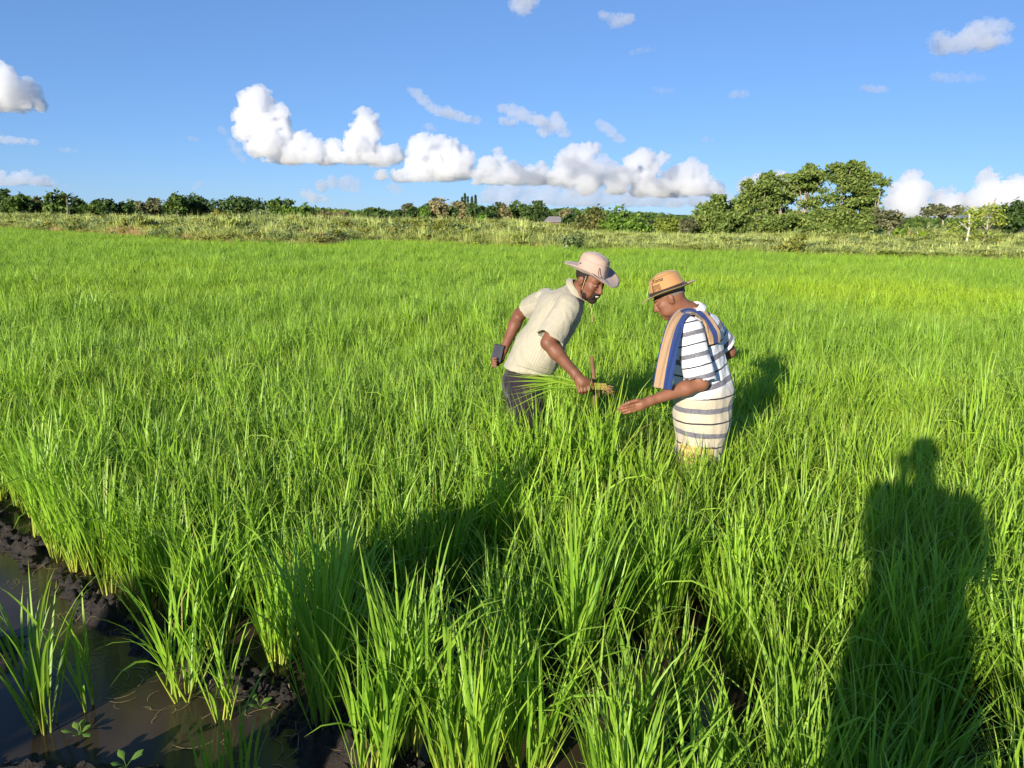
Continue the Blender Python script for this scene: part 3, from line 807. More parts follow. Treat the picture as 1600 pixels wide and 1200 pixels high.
WISPS = {
    'a': [(-321, 2600, 367, 12.5),(-303, 2600, 356, 16.6),(-284, 2600, 339, 18.7),(-260, 2600, 317, 16.6),(-238, 2600, 307, 18.7),(-209, 2600, 304, 20.8),(-179, 2600, 293, 18.7),(-149, 2600, 284, 14.6),(-119, 2600, 280, 12.5)],
    'b': [(-40, 2600, 319, 14.6),(-10, 2600, 312, 20.8),(20, 2600, 301, 22.9),(49, 2600, 290, 20.8),(79, 2600, 279, 22.9),(110, 2600, 268, 25.0),(133, 2600, 268, 27.0),(154, 2600, 247, 16.6),(-10, 2600, 278, 14.6),(-40, 2600, 281, 12.5),(90, 2600, 251, 20.8),(129, 2600, 295, 16.6)],
    'c': [(262, 2600, 277, 14.6),(281, 2600, 264, 18.7),(301, 2600, 249, 18.7),(320, 2600, 236, 16.6),(332, 2600, 227, 12.5)],
    'd': [(16, 2000, 495, 30.4),(7, 2000, 478, 22.4),(28, 2000, 479, 22.4),(18, 2000, 465, 17.6)],
    'e': [(201, 2000, 453, 11.2),(228, 2000, 445, 16.0),(246, 2000, 445, 17.6),(265, 2000, 448, 12.8),(231, 2000, 434, 11.2),(205, 2000, 456, 8.0)],
    'f': [(273, 2000, 374, 6.4),(291, 2000, 378, 9.6),(309, 2000, 380, 8.0),(324, 2000, 380, 4.8)],
    'g': [(328, 2000, 293, 6.4),(348, 2000, 289, 9.6),(368, 2000, 288, 8.0)],
    'h': [(824, 2000, 301, 8.0),(843, 2000, 299, 11.2),(862, 2000, 298, 11.2),(878, 2000, 294, 6.4)],
    'i': [(890, 1800, 373, 15.8),(914, 1800, 361, 23.0),(941, 1800, 364, 25.9),(961, 1800, 384, 25.9),(991, 1800, 392, 24.5),(1018, 1800, 395, 17.3),(1037, 1800, 398, 8.6),(950, 1800, 349, 14.4),(1008, 1800, 370, 20.2),(982, 1800, 362, 20.2),(1025, 1800, 372, 13.0)],
    'j': [(889, 1800, 294, 11.5),(916, 1800, 293, 13.0),(943, 1800, 294, 13.0),(970, 1800, 294, 11.5),(991, 1800, 293, 7.2)],
    'k': [(-1609, 2600, 208, 16.6),(-1579, 2600, 204, 14.6),(-1539, 2600, 203, 12.5),(-1505, 2600, 201, 10.4)],
    'l': [(-1422, 2600, 177, 8.3),(-1396, 2600, 177, 10.4),(-1376, 2600, 174, 6.2)],
    'm': [(-911, 2600, 237, 12.5),(-916, 2600, 248, 12.5),(-885, 2600, 207, 16.6),(-870, 2600, 182, 16.6),(-856, 2600, 157, 12.5)],
    'n': [(-751, 3000, 66, 12.0),(-761, 3000, 59, 19.2),(-733, 3000, 46, 21.6),(-691, 3000, 44, 14.4)],
    'o': [(-1168, 3000, 250, 12.0),(-1150, 3000, 245, 9.6),(-1147, 3000, 91, 14.4),(-1164, 3000, 79, 12.0)],
    'p': [(-443, 3000, 88, 21.6),(-424, 3000, 77, 16.8),(-310, 3000, 299, 16.8),(-292, 3000, 295, 12.0)],
    'q': [(589, 2600, 232, 10.4),(613, 2600, 230, 8.3),(679, 2600, 369, 16.6),(709, 2600, 369, 14.6)],
}

m_cloud = vapour('cloud_white', 0.036, (0.974, 0.975, 0.984), 0.3)
m_vap_thin = vapour('vapour_thin', 0.010)
m_vap_mid = vapour('vapour_mid', 0.022)
m_vap_low = vapour('vapour_low', 0.0095, (0.90, 0.93, 1.0))
CLOUD_LOOK = {
    'west': ('long white cumulus with two tall towers and a flat grey base', 'cloud', m_cloud),
    'middle': ('white domed cumulus in the middle of the cloud bank beside the two towers', 'cloud', m_cloud),
    'middle_low': ('low lumpy white cloud with one small knob between two bigger cumulus', 'cloud', m_cloud),
    'east': ('widest heaped white cumulus with several peaks above the dense round bushes', 'cloud', m_cloud),
    'east_front': ('grey shaded cloud lying across the front of the widest cumulus', 'cloud', m_vap_mid),
    'low': ('pale blue grey haze cloud lying low along the treetops', 'cloud', m_vap_low),
    'behind_tree': ('small white cloud tops showing behind the crown of the big spreading tree', 'cloud', m_cloud),
    'right_a': ('tall white cumulus tower just right of the big spreading trees', 'cloud', m_cloud),
    'right_b': ('small white cumulus between the two taller ones above the umbrella crowned tree', 'cloud', m_cloud),
    'right_c': ('white cumulus running off the right edge above the big dark tree', 'cloud', m_cloud),
    'left_edge': ('grey bottomed white cloud cut off by the left edge of the sky', 'cloud', m_cloud),
    'far_left': ('dim blue grey cloud low over the trees at the left edge', 'cloud', m_vap_low),
}
for ci, (key, (base, puffs)) in enumerate(CLOUDS.items()):
    lab, cat, mat = CLOUD_LOOK[key]
    dist_c = float(np.mean([p[1] for p in puffs]))
    px_m = dist_c / 1250.0
    solid = mat is m_cloud
    me = cloud_mesh('cloud', base, puffs, px_m * (1.0 if solid else 1.6), 0.9 if solid else 0.8, 100 + ci, depth=1.0, chain=not solid)
    tag(link('cloud', me, mat), lab, cat, 'clouds')
WISP_LOOK = {
    'a': 'thin white wisp slanting down to the right above the domed cumulus',
    'b': 'broad ragged grey wisp slanting above the knobbed low cloud',
    'c': 'small dark grey slanting wisp above the widest cumulus',
    'd': 'small round white cloud cut by the top edge of the sky',
    'e': 'faint ragged white cloud near the top middle of the sky',
    'f': 'tiny thin white streak below the faint ragged cloud',
    'g': 'faint flat streak of cloud below the tiny thin white one',
    'h': 'small flat grey lens of cloud left of the big grey upper cloud',
    'i': 'biggest grey and white ragged cloud in the upper right sky',
    'j': 'flat faint grey cloud strip under the biggest upper right cloud',
    'k': 'thin grey cloud strip at the left edge below the cut off white cloud',
    'l': 'tiny faint grey smudge of cloud over the left tree line',
    'm': 'torn faint vapour trailing from the left end of the two towered cumulus',
    'n': 'small pale cloud under the left end of the cumulus with two towers',
    'o': 'faint scattered shreds of cloud left of the two towered cumulus',
    'p': 'faint shreds of cloud around the domed middle cumulus',
    'q': 'very faint streaks of cloud in the clear sky above the big spreading trees',
}
thin = {'g', 'l', 'o', 'q', 'f', 'j', 'm', 'p'}
for ci, (key, puffs) in enumerate(WISPS.items()):
    px_m = float(np.mean([p[1] for p in puffs])) / 1250.0
    me = cloud_mesh('cloud', None, puffs, px_m * 1.0, 1.25, 300 + ci, squash=0.7, depth=1.0, chain=True)
    tag(link('cloud', me, m_vap_thin if key in thin else m_vap_mid), WISP_LOOK[key], 'cloud', 'clouds')

# ================================================================== TREES, BUSHES, TALL GRASS
FOLIAGE = {
    'dark':   [(0, (0.032, 0.060, 0.016)), (0.6, (0.055, 0.100, 0.024)), (1, (0.085, 0.135, 0.032))],
    'mid':    [(0, (0.050, 0.090, 0.018)), (0.6, (0.090, 0.145, 0.028)), (1, (0.130, 0.185, 0.040))],
    'bright': [(0, (0.055, 0.115, 0.014)), (0.6, (0.105, 0.190, 0.022)), (1, (0.160, 0.250, 0.034))],
    'lime':   [(0, (0.090, 0.190, 0.015)), (0.6, (0.150, 0.290, 0.020)), (1, (0.210, 0.350, 0.030))],
    'olive':  [(0, (0.075, 0.085, 0.022)), (0.6, (0.130, 0.140, 0.036)), (1, (0.185, 0.180, 0.055))],
    'grey':   [(0, (0.075, 0.085, 0.038)), (0.6, (0.125, 0.135, 0.058)), (1, (0.210, 0.205, 0.110))],
    'sage':   [(0, (0.085, 0.125, 0.040)), (0.6, (0.150, 0.200, 0.070)), (1, (0.230, 0.275, 0.110))],
    'yellow': [(0, (0.110, 0.125, 0.022)), (0.6, (0.190, 0.200, 0.035)), (1, (0.260, 0.250, 0.050))],
    'yellowgreen': [(0, (0.085, 0.120, 0.016)), (0.6, (0.160, 0.205, 0.026)), (1, (0.240, 0.280, 0.042))],
    'cream':  [(0, (0.120, 0.120, 0.050)), (0.55, (0.230, 0.200, 0.090)), (1, (0.430, 0.370, 0.190))],
    'brown':  [(0, (0.085, 0.080, 0.030)), (0.6, (0.140, 0.120, 0.048)), (1, (0.200, 0.165, 0.070))],
    'rust':   [(0, (0.100, 0.070, 0.034)), (0.6, (0.180, 0.115, 0.058)), (1, (0.250, 0.165, 0.090))],
    'gold':   [(0, (0.120, 0.185, 0.028)), (0.5, (0.215, 0.275, 0.042)), (1, (0.36, 0.37, 0.065))],
    'acacia': [(0, (0.085, 0.130, 0.028)), (0.6, (0.155, 0.215, 0.046)), (1, (0.245, 0.285, 0.075))],
}
M_LEAF = {k: leaf_mat('foliage_' + k, st, tint_noise=0.3, trans=0.22, rough=0.55, spec=0.2) for k, st in FOLIAGE.items()}
m_bark = simple_mat('bark', (0.16, 0.125, 0.085), 0.9, 0.1, 0.35, 3.0)
m_palebark = simple_mat('pale_bark', (0.30, 0.255, 0.185), 0.85, 0.1, 0.25, 3.0)
m_whitebark = simple_mat('white_bark', (0.48, 0.44, 0.38), 0.8, 0.1, 0.2, 4.0)

def leaves_mesh(name, C, size, rg, up=0.5, centre=None, aspect=1.7, lt=None):
    """leaf-sized diamond faces at points C (n,3); normals lean outward from centre and up"""
    n = len(C)
    nrm = rg.normal(0, 1, (n, 3))
    if centre is not None:
        o = C - centre; o /= (np.linalg.norm(o, axis=1, keepdims=True) + 1e-6); nrm += o * 0.9
    nrm[:, 2] += up
    nrm /= np.linalg.norm(nrm, axis=1, keepdims=True)
    t = np.cross(nrm, rg.normal(0, 1, (n, 3))); t /= (np.linalg.norm(t, axis=1, keepdims=True) + 1e-9)
    b = np.cross(nrm, t)
    s = size * rg.uniform(0.6, 1.3, (n, 1))
    V = np.stack([C - t * s * 0.5 * aspect, C + b * s * 0.5 + nrm * s * 0.08, C + t * s * 0.5 * aspect, C - b * s * 0.5 + nrm * s * 0.08], 1).reshape(-1, 3)
    F = np.arange(n * 4).reshape(-1, 4)
    rnd = np.repeat(rg.uniform(0, 1, n), 4)
    ltv = np.repeat(rg.uniform(0, 1, n) if lt is None else lt, 4)
    return np_mesh(name, V, F, False, {'lt': ltv, 'rnd': rnd})

def tube_mesh(name, paths, sides=6):
    """paths: list of (points (n,3), radii (n,))"""
    Vs, Fs, off = [], [], 0
    for P, r in paths:
        P = np.asarray(P, float); r = np.asarray(r, float); n = len(P)
        T = np.gradient(P, axis=0); T /= (np.linalg.norm(T, axis=1, keepdims=True) + 1e-9)
        ref = np.array([0.31, 0.95, 0.05]) if abs(T[0][2]) > 0.6 else np.array([0.02, 0.05, 1.0])
        A = np.cross(T, ref); A /= (np.linalg.norm(A, axis=1, keepdims=True) + 1e-9); B = np.cross(T, A)
        an = np.linspace(0, 2 * math.pi, sides, endpoint=False)
        ring = P[:, None, :] + r[:, None, None] * (np.cos(an)[None, :, None] * A[:, None, :] + np.sin(an)[None, :, None] * B[:, None, :])
        Vs.append(ring.reshape(-1, 3))
        i = np.arange(n - 1)[:, None] * sides; q = np.arange(sides)[None, :]; q2 = (q + 1) % sides
        Fs.append(np.stack([i + q, i + q2, i + sides + q2, i + sides + q], -1).reshape(-1, 4) + off)
        base = off + (n - 1) * sides
        if sides >= 4: Fs.append(np.array([[base, base + 1, base + 2, base + 3]]))
        off += n * sides
    return np_mesh(name, np.concatenate(Vs), np.concatenate(Fs), True)

def bend_path(a, b, rg, n=6, wob=0.06):
    a, b = np.asarray(a, float), np.asarray(b, float); L = np.linalg.norm(b - a)
    t = np.linspace(0, 1, n)[:, None]
    off = rg.normal(0, wob * L, (n, 3)); off[0] = 0; off[-1] = 0
    sag = np.array([0, 0, 1.0]) * (t * (1 - t)) * L * 0.25
    return a + (b - a) * t + off * 0.6 + sag

def crown_points(blobs, n, rg, shell=0.55, clump=0.28, per=12, flat=1.0):
    """clumps of leaves through the blobs' volume, denser towards their shells"""
    B = np.array(blobs, float); w = B[:, 3] ** 2 * B[:, 4] ; w /= w.sum()
    m = max(1, n // per)
    k = rg.choice(len(B), m, p=w)
    d = rg.normal(0, 1, (m, 3)); d /= np.linalg.norm(d, axis=1, keepdims=True)
    rad = np.where(rg.uniform(size=m) < shell, rg.uniform(0.78, 1.05, m), rg.uniform(0.1, 0.9, m) ** 0.6)
    c = B[k, :3] + d * rad[:, None] * np.stack([B[k, 3], B[k, 3], B[k, 4]], 1)
    cl = rg.normal(0, 1, (m, per, 3)) * clump
    cl[..., 2] *= 0.6
    pts = (c[:, None, :] + cl).reshape(-1, 3)
    lt = np.clip(np.repeat(rg.uniform(0, 1, m), per) * 0.7 + rg.uniform(0, 0.3, m * per), 0, 1)
    return pts, lt

def blob_crown(kind, h, hw, rg, base=0.3):
    """lumpy crown outline for a tree of height h and half width hw, foot at z=0: list of (x, y, z, rx, rz)"""
    out = []
    if kind in ('round', 'airy'):
        lo = 0.30 * h if kind == 'airy' else 0.16 * h; cz = (h + lo) / 2; rz = (h - lo) / 2
        for i in range(15):
            d = unit(rg.normal(0, 1, 3)); f = rg.uniform(0.45, 0.78)
            r = hw * rg.uniform(0.26, 0.40)
            out.append((d[0] * hw * f, d[1] * hw * f * 0.9, cz + d[2] * rz * f, r, min(r, rz * 0.5)))
        out.append((0, 0, cz, hw * 0.55, rz * 0.7))
        out.append((rg.normal(0, 0.15) * hw, 0, h - hw * 0.28, hw * 0.3, hw * 0.28))
    elif kind == 'bush':
        for i in range(18):
            an = rg.uniform(0, 6.28); f = math.sqrt(rg.uniform(0, 0.75)); z = h * (1 - f * f * 0.75) * rg.uniform(0.25, 0.88)
            r = hw * rg.uniform(0.24, 0.38)
            out.append((math.cos(an) * hw * f, math.sin(an) * hw * f, z, r, min(r, h * 0.22)))
        out.append((0, 0, h * 0.4, hw * 0.7, h * 0.38))
        for i in range(4):
            x = rg.uniform(-0.55, 0.55) * hw
            out.append((x, rg.normal(0, 0.2) * hw, h * rg.uniform(0.84, 0.93), hw * 0.13, h * 0.09))
    elif kind in ('umbrella', 'flat'):
        for i in range(14):
            an = rg.uniform(0, 6.28); f = math.sqrt(rg.uniform(0, 1)) * 0.82
            r = hw * rg.uniform(0.22, 0.36)
            z = h * (0.93 - 0.26 * f * f) + rg.normal(0, 0.03) * h - (rg.uniform(0, 0.3) * h if i % 3 == 0 else 0)
            out.append((math.cos(an) * hw * f, math.sin(an) * hw * f, z, r, r * (0.45 if kind == 'umbrella' else 0.6)))
        if kind == 'flat': out.append((0, 0, h * 0.5, hw * 0.7, h * 0.35))
    return out

def build_tree(x, y, h, hw, kind, colour, label, rg, dens=1.0, group='trees and bushes beyond the field'):
    z0 = 0.1
    name = 'bush' if kind == 'bush' else 'tree'
    root = empty(name, (x, y, z0))
    tag(root, label, name, group)
    H = max(h - z0, 0.8)
    blobs = blob_crown(kind, H, hw, rg)
    d = math.hypot(x, y); leaf = max(0.085, 0.0026 * d) * (1.0 if kind != 'airy' else 0.9)
    area = hw * H * 4
    n = int(np.clip(dens * 4.2 * area / leaf ** 2 * (0.75 if kind == 'airy' else 1.0), 800, 6500))
    pts, lt = crown_points(blobs, n, rg, clump=hw * (0.075 if kind != 'airy' else 0.06) + 0.08, per=10)
    pts[:, 2] = np.maximum(pts[:, 2], 0.02)
    link('crown', leaves_mesh('crown', pts, leaf, rg, 0.45, np.array([0, 0, H * 0.45]), lt=lt), M_LEAF[colour], root)
    paths = []
    tr = 0.035 * H + 0.02 * hw
    fork = np.array([rg.normal(0, 0.03) * H, rg.normal(0, 0.03) * H, H * (0.28 if kind in ('round', 'airy', 'flat') else 0.45 if kind == 'umbrella' else 0.12)])
    paths.append((bend_path((0, 0, -0.1), fork, rg, 4, 0.03), np.linspace(tr, tr * 0.75, 4)))
    for b in blobs[:: (1 if kind in ('airy', 'umbrella') else 2)]:
        p = bend_path(fork, (b[0], b[1], b[2] + 0.3 * b[4]), rg, 5, 0.05)
        paths.append((p, np.linspace(tr * 0.55, tr * 0.1, 5)))
    link('trunk', tube_mesh('trunk', paths, 5), m_palebark if colour in ('grey', 'cream') else m_bark, root)
    return root
TREES = [  # x, y, height, half width, kind, colour, label
    (-74.8, 120, 4.31, 1.44, 'round', 'dark', 'dark tree cut off by the left edge behind the tall grass'),
    (-71.5, 118, 3.67, 1.89, 'round', 'mid', 'low broad tree second from the left edge'),
    (-71.1, 122, 3.39, 1.27, 'round', 'olive', 'small olive tree between two darker trees near the left edge'),
    (-65.2, 116, 4.05, 1.67, 'round', 'mid', 'tallest tree of the left group, lumpy crowned, left of the palm'),
    (-66.5, 125, 3.50, 1.30, 'round', 'dark', 'dark tree just right of the slim palm'),
    (-63.8, 124, 3.04, 1.29, 'round', 'mid', 'small mid green tree left of a taller dark tree on the left side'),
    (-58.6, 118, 3.55, 1.32, 'round', 'dark', 'upright dark tree with a rounded top in the left group'),
    (-56.8, 120, 2.79, 2.02, 'flat', 'dark', 'wide low dark tree at the right end of the left group'),
    (-49.6, 112, 3.29, 1.79, 'airy', 'grey', 'lone grey green open crowned tree left of the dark round tree'),
    (-44.5, 108, 4.11, 1.38, 'airy', 'mid', 'tall leafy tree leaning against the dark round tree'),
    (-44.0, 112, 3.70, 2.24, 'round', 'dark', 'big dark round tree on the left side of the field'),
    (-38.0, 105, 2.19, 1.18, 'bush', 'yellow', 'yellowish bush between the dark round tree and the flat topped tree'),
    (-37.2, 110, 3.15, 2.90, 'umbrella', 'dark', 'flat topped spreading tree with layered foliage'),
    (-28.3, 88, 2.00, 2.11, 'bush', 'sage', 'pale green bush in front of the flat topped tree'),
    (-30.1, 105, 3.49, 1.68, 'round', 'mid', 'tall rounded tree with dense crown right of the pale green bush'),
    (-26.2, 100, 2.76, 1.60, 'round', 'bright', 'bright green rounded tree leaning on the taller rounded one'),
    (-29.0, 125, 2.23, 1.60, 'bush', 'brown', 'brownish low tree right of the bright rounded one'),
    (-24.9, 118, 1.80, 1.23, 'bush', 'rust', 'rust brown dry bush in the tree line'),
    (-25.2, 130, 1.60, 1.35, 'bush', 'mid', 'low green bush right of the rust brown one'),
    (-25.9, 150, 2.73, 1.32, 'flat', 'dark', 'small dark tree standing up from the low part of the tree line'),
    (-24.1, 150, 1.95, 1.20, 'flat', 'dark', 'low dark tree at the gap left of the middle trees'),
    (-20.9, 150, 2.33, 1.08, 'round', 'dark', 'small dark tree at the left end of the middle group'),
    (-19.4, 150, 3.49, 1.20, 'round', 'grey', 'tall grey green tree at the left end of the middle group'),
    (-17.3, 140, 2.65, 1.68, 'round', 'dark', 'dark mound of a tree in front of the tall grey green one'),
    (-15.3, 138, 2.88, 0.77, 'round', 'bright', 'slim bright green tree left of the big cream flowering tree'),
    (-15.2, 150, 4.00, 0.96, 'round', 'mid', 'mid green tree partly behind the big cream flowering tree'),
    (-12.9, 140, 4.30, 1.68, 'round', 'cream', 'big cream flowering tree in the middle of the tree line'),
    (-10.6, 142, 2.53, 2.04, 'round', 'dark', 'dark green tree between two cream flowering trees'),
    (-10.5, 150, 4.17, 0.96, 'round', 'cream', 'small cream flowering tree left of the dark spires'),
    (-8.1, 140, 3.51, 1.23, 'round', 'cream', 'cream flowering tree in front of the dark spires'),
    (-5.6, 138, 3.41, 2.21, 'round', 'dark', 'broad dark tree right of the dark spires'),
    (-3.6, 90, 1.82, 0.79, 'bush', 'lime', 'lime green round bush in front of the tall grass'),
    (-3.2, 145, 3.63, 1.39, 'round', 'dark', 'pointed dark tree in the middle group'),
    (-1.7, 140, 3.27, 1.01, 'round', 'cream', 'narrow pale flowering tree right of the pointed dark one'),
    (0.4, 145, 4.00, 1.74, 'round', 'mid', 'tall mid green tree left of the dark dome shaped tree'),
    (3.8, 140, 3.97, 1.90, 'round', 'dark', 'dark dome shaped tree left of the grey roof'),
    (8.8, 140, 3.07, 0.90, 'airy', 'cream', 'thin pale flowering tree right of the grey roof'),
    (7.0, 95, 2.38, 1.14, 'bush', 'dark', 'dark bush left of the tall olive bush'),
    (6.9, 72, 2.74, 1.38, 'bush', 'olive', 'tall ragged olive bush left of the bright dense bush'),
    (9.3, 68, 2.74, 1.80, 'bush', 'bright', 'big bright green dense bush left of centre right'),
    (13.2, 70, 2.32, 1.51, 'bush', 'yellowgreen', 'yellow green rounded bush between the bright dense bush and the spreading trees'),
    (14.0, 66, 1.76, 0.84, 'airy', 'grey', 'dry twiggy grey bush at the foot of the yellow green bush'),
    (28.5, 62, 2.82, 0.99, 'airy', 'grey', 'half dead twiggy tree at the right end of the spreading trees'),
    (74.5, 150, 2.09, 1.20, 'round', 'mid', 'small distant round tree between the twiggy tree and the umbrella crowned tree'),
    (68.4, 130, 3.81, 2.60, 'umbrella', 'grey', 'umbrella crowned tree with a see through trunk zone on the right'),
    (43.5, 90, 1.49, 1.44, 'bush', 'mid', 'green bush behind the banana plants'),
    (43.7, 85, 1.48, 1.90, 'bush', 'sage', 'broad pale green bush under the umbrella crowned tree'),
    (44.0, 80, 1.67, 1.15, 'bush', 'mid', 'leafy bush behind the white trunked young tree'),
    (48.9, 80, 3.44, 2.30, 'round', 'dark', 'big dark dense tree at the right edge'),
    (55.5, 84, 3.05, 2.02, 'round', 'mid', 'green tree just beyond the right edge'),
]
SPREADING = {  # y, trunk x, foliage pads as (x, z, half width, half height)
    'L': (68, 16.912, [(15.76, 2.4, 0.54, 0.38),(17.0, 2.93, 0.65, 0.44),(16.33, 1.78, 0.65, 0.44),(17.48, 2.11, 0.54, 0.54),(15.72, 1.25, 0.65, 0.33),(16.66, 3.24, 0.33, 0.2),(16.9, 1.27, 0.87, 0.49)]),
    'A': (70, 21.442, [(19.46, 3.09, 0.78, 0.56),(20.16, 3.84, 0.67, 0.45),(19.79, 4.47, 0.45, 0.28),(20.88, 4.48, 0.67, 0.34),(21.59, 5.02, 0.56, 0.34),(21.36, 5.23, 0.28, 0.22),(22.59, 4.82, 0.56, 0.34),(21.17, 3.53, 0.9, 0.56),(19.74, 2.13, 1.01, 0.56),(21.26, 2.36, 1.01, 0.56),(22.44, 3.97, 0.67, 0.34),(22.29, 3.12, 0.78, 0.39),(20.46, 1.28, 1.23, 0.56),(18.95, 2.55, 0.67, 0.56),(19.04, 1.26, 1.01, 0.67),(21.79, 1.19, 0.9, 0.56)]),
    'B': (72, 25.508, [(24.32, 5.18, 0.58, 0.32),(25.09, 5.41, 0.58, 0.25),(25.49, 5.92, 0.32, 0.3),(25.41, 5.58, 0.23, 0.23),(25.93, 4.72, 0.81, 0.32),(26.54, 5.37, 0.46, 0.32),(26.34, 5.69, 0.18, 0.29),(24.97, 4.16, 0.69, 0.25),(24.25, 3.39, 0.69, 0.35),(23.94, 4.47, 0.58, 0.29),(26.18, 3.19, 0.81, 0.46),(23.89, 2.4, 0.69, 0.46),(23.97, 1.41, 0.81, 0.69),(26.84, 2.1, 0.92, 0.69),(26.48, 1.1, 1.04, 0.58),(24.71, 0.64, 0.69, 0.46)]),
    'C': (70, 29.476, [(26.55, 5.45, 0.45, 0.28),(27.28, 5.72, 0.31, 0.39),(27.37, 5.93, 0.16, 0.2),(27.45, 5.04, 0.9, 0.31),(28.36, 5.73, 0.45, 0.56),(28.31, 6.2, 0.16, 0.25),(29.23, 5.63, 0.39, 0.45),(29.36, 5.95, 0.16, 0.22),(30.14, 5.22, 0.67, 0.36),(30.54, 5.57, 0.28, 0.18),(30.62, 4.81, 0.45, 0.28),(29.22, 4.74, 0.9, 0.36),(28.08, 4.2, 1.01, 0.25),(27.06, 3.5, 0.78, 0.31),(29.73, 3.95, 0.9, 0.36),(30.62, 3.86, 0.5, 0.45),(29.27, 3.21, 1.01, 0.47),(30.6, 3.01, 0.67, 0.5),(28.24, 2.55, 0.9, 0.5),(30.26, 2.04, 1.01, 0.67),(27.54, 1.9, 0.78, 0.62),(29.23, 1.39, 1.12, 0.5),(27.3, 0.93, 1.01, 0.45),(30.59, 0.97, 0.9, 0.56)]),
}
rg = np.random.default_rng(77)
for (x, y, h, hw, kind, colour, label) in TREES:
    build_tree(x, y, h, hw * (1.22 if y > 95 else 1.1), kind, colour, label, rg)

# the spreading trees right of centre: foliage pads on long pale limbs
SPREAD_LOOK = {
    'L': ('smallest, leftmost of the spreading trees with a forked pale trunk', 0.9),
    'A': ('dense spreading tree rising in a slope, left half of the big tree group', 1.0),
    'B': ('open middle tree of the big group with bare pale limbs and gaps of sky', 0.75),
    'C': ('tallest spreading tree with feathery pointed branch tips, right half of the big tree group', 0.95),
}
for key, (yy, tx, pads) in SPREADING.items():
    label, dens = SPREAD_LOOK[key]
    root = empty('spreading_tree', (tx, yy, 0.1)); tag(root, label, 'tree', 'trees and bushes beyond the field')
    blobs = []
    for (px, pz, rx, rz) in pads:
        blobs.append((px - tx, rg.normal(0, 0.75), pz - 0.1, rx, rz))
    solid_n = len(blobs)
    for q in range(int(solid_n * (1.7 if key in 'AL' else 1.5 if key == 'C' else 2.0))):      # looser sprays filling in between the pads
        i_, j_ = rg.integers(0, solid_n, 2); p_, r_ = blobs[i_], blobs[j_]
        if abs(p_[0] - r_[0]) + abs(p_[2] - r_[2]) > 2.6 or (key == 'B' and 3.0 < p_[2] < 3.8 and q % 2): continue
        t_ = rg.uniform(0.3, 0.7); blobs.append((p_[0] + (r_[0] - p_[0]) * t_, rg.normal(0, 0.9), p_[2] + (r_[2] - p_[2]) * t_ + rg.normal(0, 0.15), rg.uniform(0.4, 0.75), rg.uniform(0.14, 0.26)))
    for q in range(16):      # low leafy skirt joining the trees
        xs_ = [p_[0] for p_ in blobs[:solid_n]]
        blobs.append((rg.uniform(min(xs_) - 0.3, max(xs_) + 0.5), rg.normal(-0.6, 0.8), rg.uniform(0.35, 1.9), 0.7, 0.38))
    B = np.array(blobs); pts, lts = [], []; top_z = B[:, 2].max()
    for (bx, by, bz, rx, rz) in blobs:
        n = int(dens * 560 * (rx * rz / 0.35) ** 0.8) // 9 * 9 + 9
        m = n // 9
        d = rg.normal(0, 1, (m, 3)); d /= np.linalg.norm(d, axis=1, keepdims=True)
        c = np.array([bx, by, bz]) + d * (rg.uniform(0.15, 1.35, m) ** 0.5)[:, None] * np.array([rx, rx * 0.9, rz])
        cl = rg.normal(0, 1, (m, 9, 3)) * np.array([0.20, 0.20, 0.11])
        pts.append((c[:, None] + cl).reshape(-1, 3))
        lts.append(np.clip(np.repeat(rg.uniform(0, 1, m), 9) * 0.7 + rg.uniform(0, 0.3, m * 9), 0, 1))
    for (bx, by, bz, rx, rz) in blobs[:solid_n]:
        if bz < top_z * 0.62: continue
        for q in range(int(rg.integers(2, 5))):
            b0 = np.array([bx + rg.uniform(-0.9, 0.9) * rx, by + rg.normal(0, 0.3), bz + rz * 0.5]); hh = rg.uniform(0.15, 0.5); ln = rg.normal(0, 0.25)
            z_ = rg.uniform(0, 1, 27) ** 0.8; w_ = 0.13 * (1 - z_) + 0.03
            pts.append(b0 + np.stack([ln * z_ * hh + rg.normal(0, 1, 27) * w_, rg.normal(0, 1, 27) * w_, z_ * hh], 1)); lts.append(rg.uniform(0.2, 0.9, 27))
    pts = np.concatenate(pts); lts = np.concatenate(lts); pts[:, 2] = np.maximum(pts[:, 2], 0.05)
    link('crown', leaves_mesh('crown', pts, 0.175, rg, 0.6, None, lt=lts), M_LEAF['acacia'], root)
    paths = []
    top = B[:, 2].max()
    trunks = [np.array([0.0, 0.0, -0.15])] + ([np.array([-1.9, 0.3, -0.15]), np.array([1.2, -0.4, -0.15])] if key in 'AC' else [])
    forks = []
    for b0 in trunks:
        f = b0 + np.array([rg.normal(0, 0.2), rg.normal(0, 0.2), top * rg.uniform(0.24, 0.34)])
        forks.append(f); paths.append((bend_path(b0, f, rg, 5, 0.03), np.linspace(0.15, 0.09, 5)))
    for (bx, by, bz, rx, rz) in blobs[:solid_n]:
        tgt = np.array([bx, by, bz + rz * 0.5])
        f = min(forks, key=lambda q: np.linalg.norm(q - tgt))
        mid_ = f + (tgt - f) * rg.uniform(0.4, 0.6) + np.array([0, 0, 0.3])
        p = np.concatenate([bend_path(f, mid_, rg, 5, 0.05)[:-1], bend_path(mid_, tgt, rg, 5, 0.05)])
        r0 = np.clip(0.02 + 0.013 * np.linalg.norm(tgt - f), 0.03, 0.08)
        paths.append((p, np.linspace(r0, 0.018, len(p))))
        for q in range(2):      # twigs
            e = tgt + np.array([rg.normal(0, rx * 0.7), rg.normal(0, 0.3), rz * rg.uniform(0.2, 0.9)])
            paths.append((bend_path(p[-3], e, rg, 4, 0.05), np.linspace(0.028, 0.01, 4)))
    link('trunk', tube_mesh('trunk', paths, 6), m_palebark, root)

